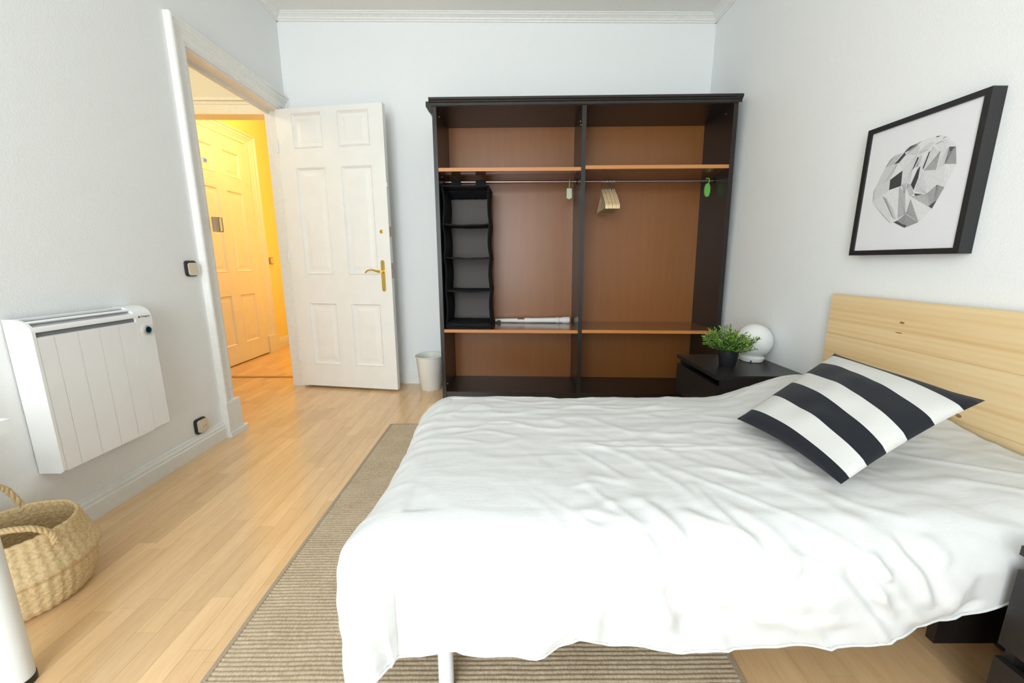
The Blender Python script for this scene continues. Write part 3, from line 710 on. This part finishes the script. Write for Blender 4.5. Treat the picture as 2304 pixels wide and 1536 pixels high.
# striped cushion
A_, B_, C_, D_ = Vector((.765, 1.270, .482)), Vector((.785, .862, .484)), Vector((1.235, .985, .648)), Vector((1.225, 1.468, .662))
SAD = [0, .115, .30, .49, .635, .81, .955, 1]; SBC = [0, .06, .185, .325, .475, .665, .86, 1]
nrm = (B_ - A_).cross(D_ - A_).normalized()
if nrm.z < 0: nrm = -nrm
def cush(s, t, top):
    # edges pulled in between the corners
    ss = s + .035 * math.sin(math.pi * t) * (.5 - s) * 2 * (abs(.5 - s) * 2) ** 2
    tt = t + .030 * math.sin(math.pi * s) * (.5 - t) * 2 * (abs(.5 - t) * 2) ** 2
    p = A_.lerp(D_, ss).lerp(B_.lerp(C_, ss), tt)
    h = .058 * (max(0, math.sin(math.pi * s)) * max(0, math.sin(math.pi * t))) ** .50
    h += .0025 * noise.noise((s * 6, t * 5, 3.3)) * math.sin(math.pi * s) * math.sin(math.pi * t) * 4
    return p + nrm * (h * (1.0 if top else -.75))
NT = 40; rows = []; mats = []
for k in range(7):
    n = 3 if k in (0, 6) else 7
    for q in range(n):
        rows.append((k, q / n))
rows.append((6, 1.0))
cvv, cff, cmi = [], [], []
for top in (1, 0):
    for (k, q) in rows:
        for j in range(NT + 1):
            t = j / NT
            sa = SAD[k] + (SAD[k + 1] - SAD[k]) * q; sb = SBC[k] + (SBC[k + 1] - SBC[k]) * q
            cvv.append(cush(sa + (sb - sa) * t, t, top))
nr = len(rows); off = nr * (NT + 1)
for top in (0, 1):
    for i in range(nr - 1):
        for j in range(NT):
            q = top * off + i * (NT + 1) + j; f = (q, q + 1, q + NT + 2, q + NT + 1)
            cff.append(f if top else f[::-1]); cmi.append(0 if rows[i][0] % 2 == 0 else 1)
ctr = Vector((1.0, 1.15, .50))
me = bpy.data.meshes.new('striped_cushion'); me.from_pydata([tuple(v - ctr) for v in cvv], [], cff)
for p, m in zip(me.polygons, cmi): p.use_smooth = True; p.material_index = m
bm = B(); bm.from_mesh(me); bmesh.ops.remove_doubles(bm, verts=bm.verts, dist=.0004); bmesh.ops.recalc_face_normals(bm, faces=bm.faces); bm.to_mesh(me); bm.free()
cu = link_mesh('striped_cushion', me, ['cushion_navy', 'cushion_white'], None, tuple(ctr)); tag(cu, 'navy and white striped cushion leaning against the headboard', 'cushion')
# ------------------------------------------------------------------ nightstands
def make_nightstand(w):
    n = empty('nightstand', (0, 0, 0))
    # local: x from the drawer front (0) to the wall (+), y across, z up
    T = .45
    obj('top', boxb(0, .448, 0, w, T - .020, T), 'black_oak', n, bev=.0015)
    for y0, y1 in ((.004, .020), (w - .020, w - .004)):
        obj('side_panel', boxb(.022, .445, y0, y1, .0, T - .020), 'black_oak', n, bev=.001)
    obj('back_panel', boxb(.435, .443, .020, w - .020, .02, T - .020), 'black_oak', n)
    obj('base_rail', boxb(.03, .045, .020, w - .020, .0, .035), 'black_oak', n)
    for z0, z1 in ((.222, .398), (.034, .190)):
        d = obj('drawer', boxb(.004, .020, .002, w - .002, z0, z1), 'black_oak', n, bev=.0015)
        obj('drawer_box', boxb(.020, .42, .028, w - .028, z0 + .015, z1 - .03), 'black_oak', d)
    return n
n1 = make_nightstand(.478); n1.location = (1.016, 1.889, 0); tag(n1, 'black-brown nightstand in the corner beneath plant and globe lamp', 'nightstand', 'pair of nightstands')
n2 = copy_tree(n1); n2.location = (1.014, .695 - .478, 0); tag(n2, 'black-brown nightstand at the near side of the bed, cut by the frame', 'nightstand', 'pair of nightstands')

# globe lamp
gl = empty('globe_lamp', (1.370, 2.205, .45)); tag(gl, 'white glass globe lamp on the corner nightstand', 'lamp')
R = .096
pf = [(.05, .018)] + [(R * math.cos(a), .115 + R * math.sin(a)) for a in [math.radians(t) for t in range(-58, 90, 4)]] + [(.002, .115 + R)]
obj('globe', lathe(B(), pf, 40), 'lamp_glass', gl, smooth='all')
obj('base', lathe(B(), [(.052, 0), (.058, .004), (.060, .012), (.063, .016), (.064, .026), (.058, .032), (.050, .034)], 36), 'lamp_white', gl, smooth=True)
obj('switch_knob', tube(B(), [(-.030, -.048, .010), (-.038, -.060, .010)], .0045, 10), 'foot_black', gl, smooth=True)
gp = Vector((-.055, -.062, .085)); gp = Vector((0, 0, .115)) + (gp - Vector((0, 0, .115))).normalized() * R
gd = (gp - Vector((0, 0, .115))).normalized()
obj('vent_plug', tube(B(), [gp - gd * .002, gp + gd * .001], .0045, 10), 'metal_grey', gl, smooth=True)
obj('cord', tube(B(), [(-.052, .03, .008), (-.075, .045, .012), (-.09, .07, .010), (-.07, .11, .004), (-.03, .15, .003)], .003, 8), 'lamp_white', gl, smooth=True)

# potted plant
pp = empty('potted_plant', (1.180, 2.105, .45)); tag(pp, 'small bushy green plant in a black pot on the corner nightstand', 'plant')
obj('pot', lathe(B(), [(.038, 0), (.041, .004), (.052, .078), (.055, .078), (.056, .086), (.051, .086), (.049, .074)], 32, cap1=True), 'plant_pot', pp, smooth=True)
obj('soil', lathe(B(), [(.049, .070), (.002, .077)], 20), 'soil', pp, smooth=True)
rp = random.Random(5)
lv, lf, lm = [], [], []
stems = B()
def leaf(p, d, L, w, mi):
    d = d.normalized(); sidev = d.cross(Vector((0, 0, 1)))
    if sidev.length < .1: sidev = Vector((1, 0, 0))
    sidev.normalize(); sidev = (Matrix.Rotation(rp.uniform(-.9, .9), 3, d) @ sidev); up = sidev.cross(d)
    k = len(lv)
    pts = [p, p + d * L * .45 + sidev * w - up * .0015, p + d * L * .5 + up * .0015, p + d * L * .45 - sidev * w - up * .0015, p + d * L - up * L * .12]
    lv.extend(pts)
    for f in ((0, 1, 2), (0, 2, 3), (1, 4, 2), (2, 4, 3)): lf.append(tuple(k + i for i in f)); lm.append(mi)
for i in range(120):
    az = rp.uniform(0, 2 * math.pi); el = math.radians(90 - 74 * rp.random() ** .62)
    L = rp.uniform(.090, .145)
    d = Vector((math.cos(az) * math.cos(el), math.sin(az) * math.cos(el), math.sin(el)))
    if -.5 < az < 1.9 or az > 5.8: L *= .72
    p0 = Vector((.030 * rp.random() * math.cos(az), .030 * rp.random() * math.sin(az), .074))
    pts = []
    for q in range(6):
        t = q / 5; pts.append(p0 + d * L * t + Vector((0, 0, .010 * t * t)) + Vector((math.cos(az), math.sin(az), 0)) * .012 * t * (1 - el / 1.6))
    tube(stems, pts, .0010, 4, cap=False)
    for q in range(2, 6):
        for s in range(4 if q == 5 else 3):
            a2 = rp.uniform(0, 2 * math.pi); perp = Vector((math.cos(a2), math.sin(a2), rp.uniform(-.2, .5)))
            inner = q < 4
            leaf(pts[q] - (pts[q] - pts[q - 1]) * rp.random(), (d * .9 + perp * .75), rp.uniform(.016, .027), rp.uniform(.0026, .0042), rp.choice((0, 1, 3, 0) if inner else (1, 2, 2, 0, 1)))
me = bpy.data.meshes.new('foliage'); me.from_pydata([tuple(v) for v in lv], [], lf)
for p, m in zip(me.polygons, lm): p.material_index = m
fo = link_mesh('foliage', me, ['leaf_0', 'leaf_1', 'leaf_2', 'leaf_3'], pp); tag(fo, kind='stuff')
so = obj('stems', stems, 'stem_green', pp); tag(so, kind='stuff')

# ------------------------------------------------------------------ framed print
PX, PY0, PY1, PZ0, PZ1 = 1.430, 1.303, 1.724, 1.027, 1.512
fp = empty('framed_print', (XR, (PY0 + PY1) / 2, PZ0)); tag(fp, 'black framed print of a faceted grey drawing above the headboard', 'picture')
def pfn(x, y, z): return (x - XR, y - (PY0 + PY1) / 2, z - PZ0)
fw = .0185
for a in ((PY0, PY0 + fw, PZ0, PZ1), (PY1 - fw, PY1, PZ0, PZ1), (PY0 + fw, PY1 - fw, PZ0, PZ0 + fw), (PY0 + fw, PY1 - fw, PZ1 - fw, PZ1)):
    obj('frame_bar', boxb(PX, XR - .001, *a), 'frame_black', fp, fn=pfn, bev=.0008)
ppr = obj('print', boxb(PX + .0065, PX + .009, PY0 + fw, PY1 - fw, PZ0 + fw, PZ1 - fw), 'art_paper', fp, fn=pfn)
FACETS = [(0.8, [(1.415, 1.405), (1.438, 1.413), (1.455, 1.415), (1.48, 1.417), (1.513, 1.412), (1.539, 1.407), (1.564, 1.393), (1.593, 1.389), (1.612, 1.378), (1.625, 1.354), (1.639, 1.327), (1.652, 1.294), (1.663, 1.273), (1.657, 1.23), (1.634, 1.204), (1.599, 1.172), (1.565, 1.144), (1.547, 1.145), (1.505, 1.123), (1.456, 1.137), (1.419, 1.178), (1.391, 1.239), (1.38, 1.274), (1.369, 1.308), (1.38, 1.365), (1.398, 1.388)]), (0.62, [(1.625, 1.354), (1.577, 1.357), (1.597, 1.306), (1.629, 1.293), (1.651, 1.291), (1.639, 1.327)]), (0.66, [(1.651, 1.291), (1.6, 1.304), (1.595, 1.265), (1.624, 1.25), (1.656, 1.231), (1.663, 1.273)]), (0.7, [(1.553, 1.331), (1.515, 1.328), (1.512, 1.277), (1.55, 1.276)]), (0.74, [(1.575, 1.358), (1.55, 1.379), (1.508, 1.371), (1.515, 1.328), (1.553, 1.33)]), (0.58, [(1.62, 1.25), (1.599, 1.238), (1.562, 1.193), (1.543, 1.153), (1.556, 1.16)]), (0.72, [(1.656, 1.23), (1.623, 1.249), (1.568, 1.174), (1.565, 1.144), (1.599, 1.172)]), (0.5, [(1.612, 1.378), (1.593, 1.389), (1.564, 1.391), (1.583, 1.369), (1.592, 1.357), (1.625, 1.354)]), (0.45, [(1.554, 1.401), (1.539, 1.407), (1.513, 1.412), (1.498, 1.414), (1.511, 1.404), (1.539, 1.392), (1.558, 1.391)]), (0.62, [(1.55, 1.381), (1.539, 1.392), (1.511, 1.403), (1.502, 1.394), (1.508, 1.371)]), (0.66, [(1.502, 1.382), (1.474, 1.399), (1.452, 1.4), (1.458, 1.393), (1.47, 1.379), (1.504, 1.365)]), (0.72, [(1.45, 1.39), (1.434, 1.396), (1.411, 1.394), (1.406, 1.372), (1.428, 1.365)]), (0.55, [(1.503, 1.363), (1.488, 1.367), (1.489, 1.342), (1.496, 1.329), (1.511, 1.327)]), (0.7, [(1.488, 1.331), (1.464, 1.373), (1.456, 1.385), (1.429, 1.365), (1.475, 1.312), (1.488, 1.288)]), (0.04, [(1.467, 1.369), (1.462, 1.373), (1.471, 1.333), (1.475, 1.315), (1.478, 1.32)]), (0.38, [(1.428, 1.364), (1.431, 1.305), (1.474, 1.311)]), (0.7, [(1.428, 1.364), (1.403, 1.369), (1.406, 1.316), (1.431, 1.305)]), (0.3, [(1.402, 1.37), (1.381, 1.365), (1.369, 1.31), (1.406, 1.318)]), (0.12, [(1.402, 1.37), (1.381, 1.365), (1.39, 1.359), (1.396, 1.353)]), (0.74, [(1.474, 1.31), (1.431, 1.305), (1.405, 1.314), (1.392, 1.243), (1.418, 1.255), (1.448, 1.231)]), (0.66, [(1.474, 1.31), (1.448, 1.231), (1.493, 1.246), (1.489, 1.278)]), (0.03, [(1.597, 1.304), (1.553, 1.328), (1.548, 1.274), (1.594, 1.267)]), (0.03, [(1.488, 1.331), (1.488, 1.288), (1.497, 1.251), (1.511, 1.272), (1.497, 1.319)]), (0.04, [(1.592, 1.357), (1.558, 1.391), (1.551, 1.382), (1.572, 1.359)]), (0.05, [(1.515, 1.323), (1.505, 1.363), (1.499, 1.359), (1.511, 1.327)]), (0.05, [(1.492, 1.239), (1.459, 1.231), (1.487, 1.23)]), (0.1, [(1.453, 1.415), (1.435, 1.413), (1.447, 1.411)]), (0.1, [(1.424, 1.404), (1.415, 1.405), (1.43, 1.4)]), (0.08, [(1.539, 1.407), (1.512, 1.408), (1.532, 1.4), (1.552, 1.389), (1.558, 1.391)]), (0.34, [(1.418, 1.255), (1.392, 1.243), (1.419, 1.178), (1.448, 1.231)]), (0.48, [(1.504, 1.231), (1.448, 1.23), (1.419, 1.178)]), (0.06, [(1.432, 1.188), (1.408, 1.205), (1.419, 1.178)]), (0.45, [(1.555, 1.274), (1.526, 1.246), (1.51, 1.171), (1.539, 1.158)]), (0.55, [(1.55, 1.279), (1.528, 1.28), (1.524, 1.245), (1.529, 1.246)]), (0.5, [(1.525, 1.279), (1.511, 1.272), (1.492, 1.238), (1.506, 1.23), (1.524, 1.261)]), (0.36, [(1.502, 1.223), (1.456, 1.137), (1.509, 1.173)]), (0.28, [(1.539, 1.15), (1.51, 1.171), (1.457, 1.137), (1.505, 1.122)]), (0.05, [(1.552, 1.146), (1.539, 1.15), (1.513, 1.134), (1.498, 1.13), (1.505, 1.122)])]
greys = sorted(set(g for g, _ in FACETS))
for g in greys: plain('ink_%02d' % int(g * 100), ((g ** .8) * .88, (g ** .8) * .88, (g ** .8) * .89), .6, bumpy=(130, .0, .001), var=.06)
av, af, ami = [], [], []
for i, (g, pl) in enumerate(FACETS):
    k = len(av); x = PX + .0063 - .00001 * i
    av += [pfn(x, y, z) for y, z in pl]; af.append(tuple(range(k, k + len(pl)))); ami.append(greys.index(g))
# fine pen hatching between opposite corners of the facets
rh = random.Random(3)
for g, pl in FACETS[1:]:
    if len(pl) < 3: continue
    apex = pl[rh.randrange(len(pl))]
    o0, o1 = pl[(pl.index(apex) + 1) % len(pl)], pl[(pl.index(apex) + 2) % len(pl)]
    for q in range(6 if g < .6 else 3):
        t = (q + .5) / (6 if g < .6 else 3); e = (o0[0] + (o1[0] - o0[0]) * t, o0[1] + (o1[1] - o0[1]) * t)
        dy, dz = e[0] - apex[0], e[1] - apex[1]; L = math.hypot(dy, dz) + 1e-9; ny_, nz_ = -dz / L * .00035, dy / L * .00035
        k = len(av); x = PX + .0058
        av += [pfn(x, apex[0] - ny_, apex[1] - nz_), pfn(x, e[0] - ny_, e[1] - nz_), pfn(x, e[0] + ny_, e[1] + nz_), pfn(x, apex[0] + ny_, apex[1] + nz_)]
        af.append((k, k + 1, k + 2, k + 3)); ami.append(min(range(len(greys)), key=lambda i: abs(greys[i] - max(.05, g * .55))))
me = bpy.data.meshes.new('drawing'); me.from_pydata(av, [], af)
for p, m in zip(me.polygons, ami): p.material_index = m
link_mesh('drawing', me, ['ink_%02d' % int(g * 100) for g in greys], ppr)

# ------------------------------------------------------------------ heater on the left wall
HY0, HY1, HZ0, HZ1, HT = 1.300, 1.747, .268, .812, .092
he = empty('wall_heater', (XL, (HY0 + HY1) / 2, HZ0)); tag(he, 'white panelled electric heater mounted on the left wall', 'heater')
def hfn(x, y, z): return (x - XL, y - (HY0 + HY1) / 2, z - HZ0)
def hprof(t, z0=HZ0, z1=HZ1):
    # side silhouette, wall at x=XL, softly rounded upper front
    r = .062
    p = [(XL + .004, z0), (XL + t - .012, z0), (XL + t, z0 + .010)]
    p += [(XL + t - r + r * math.cos(a), z1 - r * .72 + r * .72 * math.sin(a)) for a in [math.radians(q) for q in range(0, 91, 10)]]
    p += [(XL + .004, z1)]
    return p
obj('end_cap', prism(B(), hprof(HT), 'y', HY0, HY0 + .010), 'heater_enamel', he, fn=hfn, bev=.004)
obj('control_cap', prism(B(), hprof(HT), 'y', HY1 - .077, HY1), 'heater_enamel', he, fn=hfn, bev=.004)
obj('body', prism(B(), hprof(HT - .007, HZ0 + .004, HZ1 - .014), 'y', HY0 + .010, HY1 - .077), 'heater_dark', he, fn=hfn)
ys0, ys1 = HY0 + .0105, HY1 - .0775
for i in range(5):
    a, b = ((ys0, 1.362), (1.362, 1.438), (1.438, 1.515), (1.515, 1.592), (1.592, ys1))[i]
    obj('slat', boxb(XL + HT - .0075, XL + HT - .0005, a + .0008, b - .0008, HZ0 + .006, HZ1 - .062), 'heater_enamel', he, fn=hfn, bev=.0008)
obj('slat_backing', boxb(XL + HT - .009, XL + HT - .0055, ys0, ys1, HZ0 + .004, HZ1 - .060), 'heater_seam', he, fn=hfn)
# upper grille: three bars leaving two slots
def gbar(a0, a1):
    r, t = .062, HT
    pr = [(XL + t - r + rr * math.cos(math.radians(a)), HZ1 - .0446 + rr * .72 * math.sin(math.radians(a))) for rr, rg in ((r, range(a0, a1 + 1, 4)), (r - .010, range(a1, a0 - 1, -4))) for a in rg]
    return prism(B(), pr, 'y', ys0 - .001, ys1 + .001)
for a0, a1 in ((0, 24), (44, 56), (76, 92)): obj('grille_bar', gbar(a0, a1), 'heater_enamel', he, fn=hfn)
gb = B(); r = .062
prism(gb, [(XL + HT - r + (r - .013) * math.cos(math.radians(a)), HZ1 - .0446 + (r - .013) * .72 * math.sin(math.radians(a))) for a in range(0, 91, 10)] + [(XL + .03, HZ1 - .05)], 'y', ys0, ys1)
obj('grille_deflector', gb, 'metal_grey', he, fn=hfn)
kx, ky, kz = XL + HT, 1.710, .710
dl = obj('dial', tube(B(), [(kx - .002, ky, kz), (kx + .009, ky, kz), (kx + .011, ky, kz)], [.0205, .0205, .017], 24), 'dial_ring', he, fn=hfn, smooth=True)
obj('dial_light', tube(B(), [(kx + .010, ky, kz), (kx + .0118, ky, kz)], .0150, 24), 'dial_blue', dl, fn=hfn)
obj('display', tube(B(), [(kx + .010, ky - .002, kz + .002), (kx + .0126, ky - .002, kz + .002)], .0120, 24), 'dial_glass', dl, fn=hfn)
tc = bpy.data.curves.new('logo', 'FONT'); tc.body = 'Orbegozo'; tc.size = .0105; tc.extrude = .0002; tc.align_x = 'CENTER'
to = bpy.data.objects.new('logo_text', tc); COL.objects.link(to)
bpy.context.view_layer.update()
me = bpy.data.meshes.new_from_object(to); bpy.data.objects.remove(to)
lg = link_mesh('logo', me, 'dark_print', he); lg.rotation_euler = (math.radians(90), 0, math.radians(90)); lg.location = hfn(XL + HT + .0004, 1.716, .766)
obj('logo_mark', prism(B(), [(1.687 + .004 * math.cos(a * .785), .769 + .004 * math.sin(a * .785)) for a in range(8)], 'x', XL + HT, XL + HT + .0006), 'dark_print', he, fn=hfn)
obj('side_clip', boxb(XL + .02, XL + .028, HY1, HY1 + .014, .52, .527), 'heater_enamel', he, fn=hfn, bev=.002)

# ------------------------------------------------------------------ small wall fittings
def rrect(cy, cz, w, h, r, n=4):
    out = []
    for sx, sz, a in ((1, 1, 0), (-1, 1, 90), (-1, -1, 180), (1, -1, 270)):
        for i in range(n + 1):
            t = math.radians(a + 90 * i / n); out.append((cy + sx * (w / 2 - r) + r * math.cos(t), cz + sz * (h / 2 - r) + r * math.sin(t)))
    return out
def wall_plate(name, label, x, cy, cz, w, h, cat):
    o = empty(name, (x, cy, cz)); tag(o, label, cat)
    obj('back_plate', prism(B(), rrect(0, 0, w, h, .016), 'x', 0, .010), 'switch_black', o, bev=.002)
    return o
sw = wall_plate('light_switch', 'black and cream rocker switch beside the doorway', XL, 2.118, .963, .072, .080, 'switch')
obj('rocker', prism(B(), rrect(.006, -.003, .058, .064, .012), 'x', .010, .015), 'switch_cream', sw, bev=.003)
sk = wall_plate('power_outlet', 'black and cream power outlet just above the baseboard', XL, 2.020, .142, .074, .082, 'outlet')
fc = prism(B(), rrect(.005, -.002, .062, .066, .012), 'x', .010, .022)
obj('face', fc, 'switch_cream', sk, bev=.003)
bm = B(); prism(bm, [(.005 + .024 * math.cos(a * .2618), -.002 + .024 * math.sin(a * .2618)) for a in range(24)], 'x', .0218, .0245)
rg = obj('socket_ring', bm, 'switch_cream', sk, bev=.001)
for s in (-1, 1): obj('pin_hole', prism(B(), [(.005 + s * .009 + .0025 * math.cos(a * .785), -.002 + .0025 * math.sin(a * .785)) for a in range(8)], 'x', .0242, .0250), 'switch_black', rg)
kp = empty('lock_keeper', (XL + .022, 2.318, 1.16)); tag(kp, 'brown metal bolt keeper screwed to the door casing', 'lock keeper')
obj('body', prism(B(), [(0, -.026), (.022, -.026), (.028, -.016), (.030, 0), (.028, .022), (.020, .026), (0, .026)], 'z', 0, .078), 'keeper_brown', kp, bev=.002)
obj('rim', prism(B(), [(.026, -.006), (.034, -.004), (.034, .004), (.026, .006)], 'z', .004, .074), 'brass', kp, bev=.001)
cl = empty('cable_clip', (XL + .020, 2.302, 1.53)); tag(cl, 'tiny white screw plate high on the door casing', 'clip')
obj('plate', boxb(0, .006, -.014, .014, -.010, .010), 'trim_paint', cl, bev=.002)
obj('screw', prism(B(), [(.0 + .003 * math.cos(a * .785), .003 * math.sin(a * .785)) for a in range(8)], 'x', .006, .0068), 'foot_black', cl)
hs = empty('light_switch', (HX, 4.645, .97)); tag(hs, 'small dark-edged switch on the yellow hall wall', 'switch')
obj('back_plate', prism(B(), rrect(0, .035, .070, .076, .012), 'x', 0, .014), 'keeper_brown', hs, bev=.002)
obj('rocker', prism(B(), rrect(.006, .034, .054, .060, .010), 'x', .014, .021), 'switch_cream', hs, bev=.002)

# ------------------------------------------------------------------ waste bin
bn = empty('waste_bin', (-.636, 3.100, 0)); tag(bn, 'small white plastic waste bin between door and wardrobe', 'bin')
obj('shell', lathe(B(), [(.072, .004), (.078, 0), (.081, .004), (.107, .262), (.113, .266), (.114, .272), (.110, .274), (.104, .266), (.078, .010), (.002, .009)], 40, cap0=True, cap1=True), 'bin_plastic', bn, smooth=True)

# ------------------------------------------------------------------ seagrass basket
bk = empty('seagrass_basket', (-1.452, 1.045, 0)); tag(bk, 'woven seagrass belly basket with two rope handles on the floor', 'basket')
BP = [(.02, .004), (.125, .004), (.150, .012), (.168, .035), (.178, .070), (.184, .100), (.186, .118), (.184, .126), (.186, .130), (.196, .138), (.200, .146), (.198, .154), (.190, .170), (.182, .190), (.174, .215), (.167, .240), (.163, .258), (.161, .268), (.156, .272), (.152, .268), (.154, .250), (.166, .205), (.178, .165), (.180, .140), (.172, .080), (.150, .025), (.02, .018)]
BP = [(r * .85, z * .9) for r, z in BP]
dense = []
for (r0, z0), (r1, z1) in zip(BP, BP[1:]):
    L = math.hypot(r1 - r0, z1 - z0); n = max(1, int(L / .0045))
    for i in range(n): dense.append((r0 + (r1 - r0) * i / n, z0 + (z1 - z0) * i / n))
dense.append(BP[-1])
bv, bf = [], []; SEG = 190; acc = 0
for i, (r, z) in enumerate(dense):
    if i: acc += math.hypot(r - dense[i - 1][0], z - dense[i - 1][1])
    for j in range(SEG):
        th = 2 * math.pi * j / SEG
        row = acc / .0128; k = math.floor(row)
        amp = .0050 * abs(math.sin(math.pi * row)) ** .7 * (.50 + .50 * math.sin(th * 40 + (3.1 if k % 2 else 0) + (2.6 if k % 2 else -2.6) * (row - k)))
        lump = .004 * noise.noise((math.cos(th) * 2, math.sin(th) * 2, z * 8))
        out = 1 if i < len(dense) * .62 else -1
        rr = r + (amp * out if r > .03 else 0) + (lump if r > .05 else 0)
        bv.append((rr * math.cos(th), rr * math.sin(th) * 1.0, z + (.003 * noise.noise((math.cos(th) * 1.5, math.sin(th) * 1.5, 5)) if z > .1 else 0)))
for i in range(len(dense) - 1):
    for j in range(SEG):
        bf.append((i * SEG + j, i * SEG + (j + 1) % SEG, (i + 1) * SEG + (j + 1) % SEG, (i + 1) * SEG + j))
me = bpy.data.meshes.new('weave'); me.from_pydata(bv, [], bf)
for p in me.polygons: p.use_smooth = True
link_mesh('weave', me, 'seagrass', bk)
def rope(pts, name, parent):
    # two twisted strands along a smooth path
    P = []
    pts = [Vector(p) for p in pts]
    for i in range(len(pts) - 1):
        p0, p1, p2, p3 = pts[max(i - 1, 0)], pts[i], pts[i + 1], pts[min(i + 2, len(pts) - 1)]
        for q in range(8):
            t = q / 8; P.append(.5 * ((2 * p1) + (p2 - p0) * t + (2 * p0 - 5 * p1 + 4 * p2 - p3) * t * t + (-p0 + 3 * p1 - 3 * p2 + p3) * t ** 3))
    P.append(pts[-1]); bm = B()
    for s in range(3):
        q = []
        for i, p in enumerate(P):
            t = (P[min(i + 1, len(P) - 1)] - P[max(i - 1, 0)]).normalized(); a = t.cross(Vector((1, .2, .1))).normalized(); b = t.cross(a)
            an = i * .75 + s * 2.094
            q.append(p + (a * math.cos(an) + b * math.sin(an)) * .0042)
        tube(bm, q, .0048, 7)
    return obj(name, bm, 'seagrass', parent, smooth='all')
for t0, t1, hgt, lean in ((130, 212, .120, .0), (-8, -88, .060, .030)):
    pa, pb_ = [Vector((.140 * math.cos(math.radians(t)), .140 * math.sin(math.radians(t)), 0)) for t in (t0, t1)]
    mid = (pa + pb_) / 2; od = mid.normalized(); pts = [pa * 1.06 + Vector((0, 0, .205))]
    for i in range(9):
        q = i / 8; ar = math.sin(math.pi * q) ** .55
        pts.append(pa.lerp(pb_, q) + od * (lean * ar) + Vector((0, 0, .236 + hgt * ar)))
    pts.append(pb_ * 1.06 + Vector((0, 0, .205)))
    rope(pts, 'handle', bk)

# ------------------------------------------------------------------ white desk at the left edge
dk = empty('desk', (-1.37, .30, 0)); tag(dk, 'white desk at the left edge, only a leg and corner showing', 'desk')
def dfn(x, y, z): return (x + 1.37, y - .30, z)
DZ = .660
obj('desktop', boxb(-1.640, -1.101, -.30, .841, DZ - .028, DZ), 'desk_white', dk, fn=dfn, bev=.002)
for x, y in ((-1.180, .793), (-1.59, .793), (-1.180, -.25), (-1.59, -.25)):
    lg = obj('leg', lathe(B(), [(.0285, .018), (.030, .10), (.030, DZ - .028)], 24, x, y), 'leg_white', dk, fn=dfn, smooth=True)
    obj('foot', lathe(B(), [(.029, 0), (.030, .004), (.030, .018)], 24, x, y), 'foot_black', lg, fn=dfn, smooth=True)

# ------------------------------------------------------------------ ribbed jute rug
RX0, RX1, RY0, RY1 = -.735, .560, .30, 2.35
pitch = .0118; nr = int((RY1 - RY0) / pitch); nxr = 90
rv, rf = [], []
for i in range(nr * 5 + 1):
    y = RY0 + (RY1 - RY0) * i / (nr * 5)
    for j in range(nxr + 1):
        x = RX0 + (RX1 - RX0) * j / nxr
        h = .0042 + .0022 * abs(math.sin(math.pi * (i / 5))) + .0010 * noise.noise((x * 40, y * 60, 1))
        yy = y + .0022 * noise.noise((x * 9, y * 3, 8))
        rv.append((x + .004 * noise.noise((y * 3, 0, 0)) * (1 if j in (0, nxr) else 0), yy, h))
for i in range(nr * 5):
    for j in range(nxr):
        q = i * (nxr + 1) + j; rf.append((q, q + 1, q + nxr + 2, q + nxr + 1))
me = bpy.data.meshes.new('rug'); me.from_pydata(rv, [], rf)
for p in me.polygons: p.use_smooth = True
rg = link_mesh('rug', me, 'rug_jute'); tag(rg, 'beige ribbed jute rug reaching out under the bed', 'rug')
bd = B(); box(bd, RX0 - .010, RX0 + .002, RY0, RY1, .0002, .0072); box(bd, RX1 - .002, RX1 + .010, RY0, RY1, .0002, .0072); box(bd, RX0 - .010, RX1 + .010, RY1 - .002, RY1 + .010, .0002, .0072); box(bd, RX0, RX1, RY0, RY1, .0002, .0030)
obj('binding', bd, 'rug_binding', rg, bev=.0015)
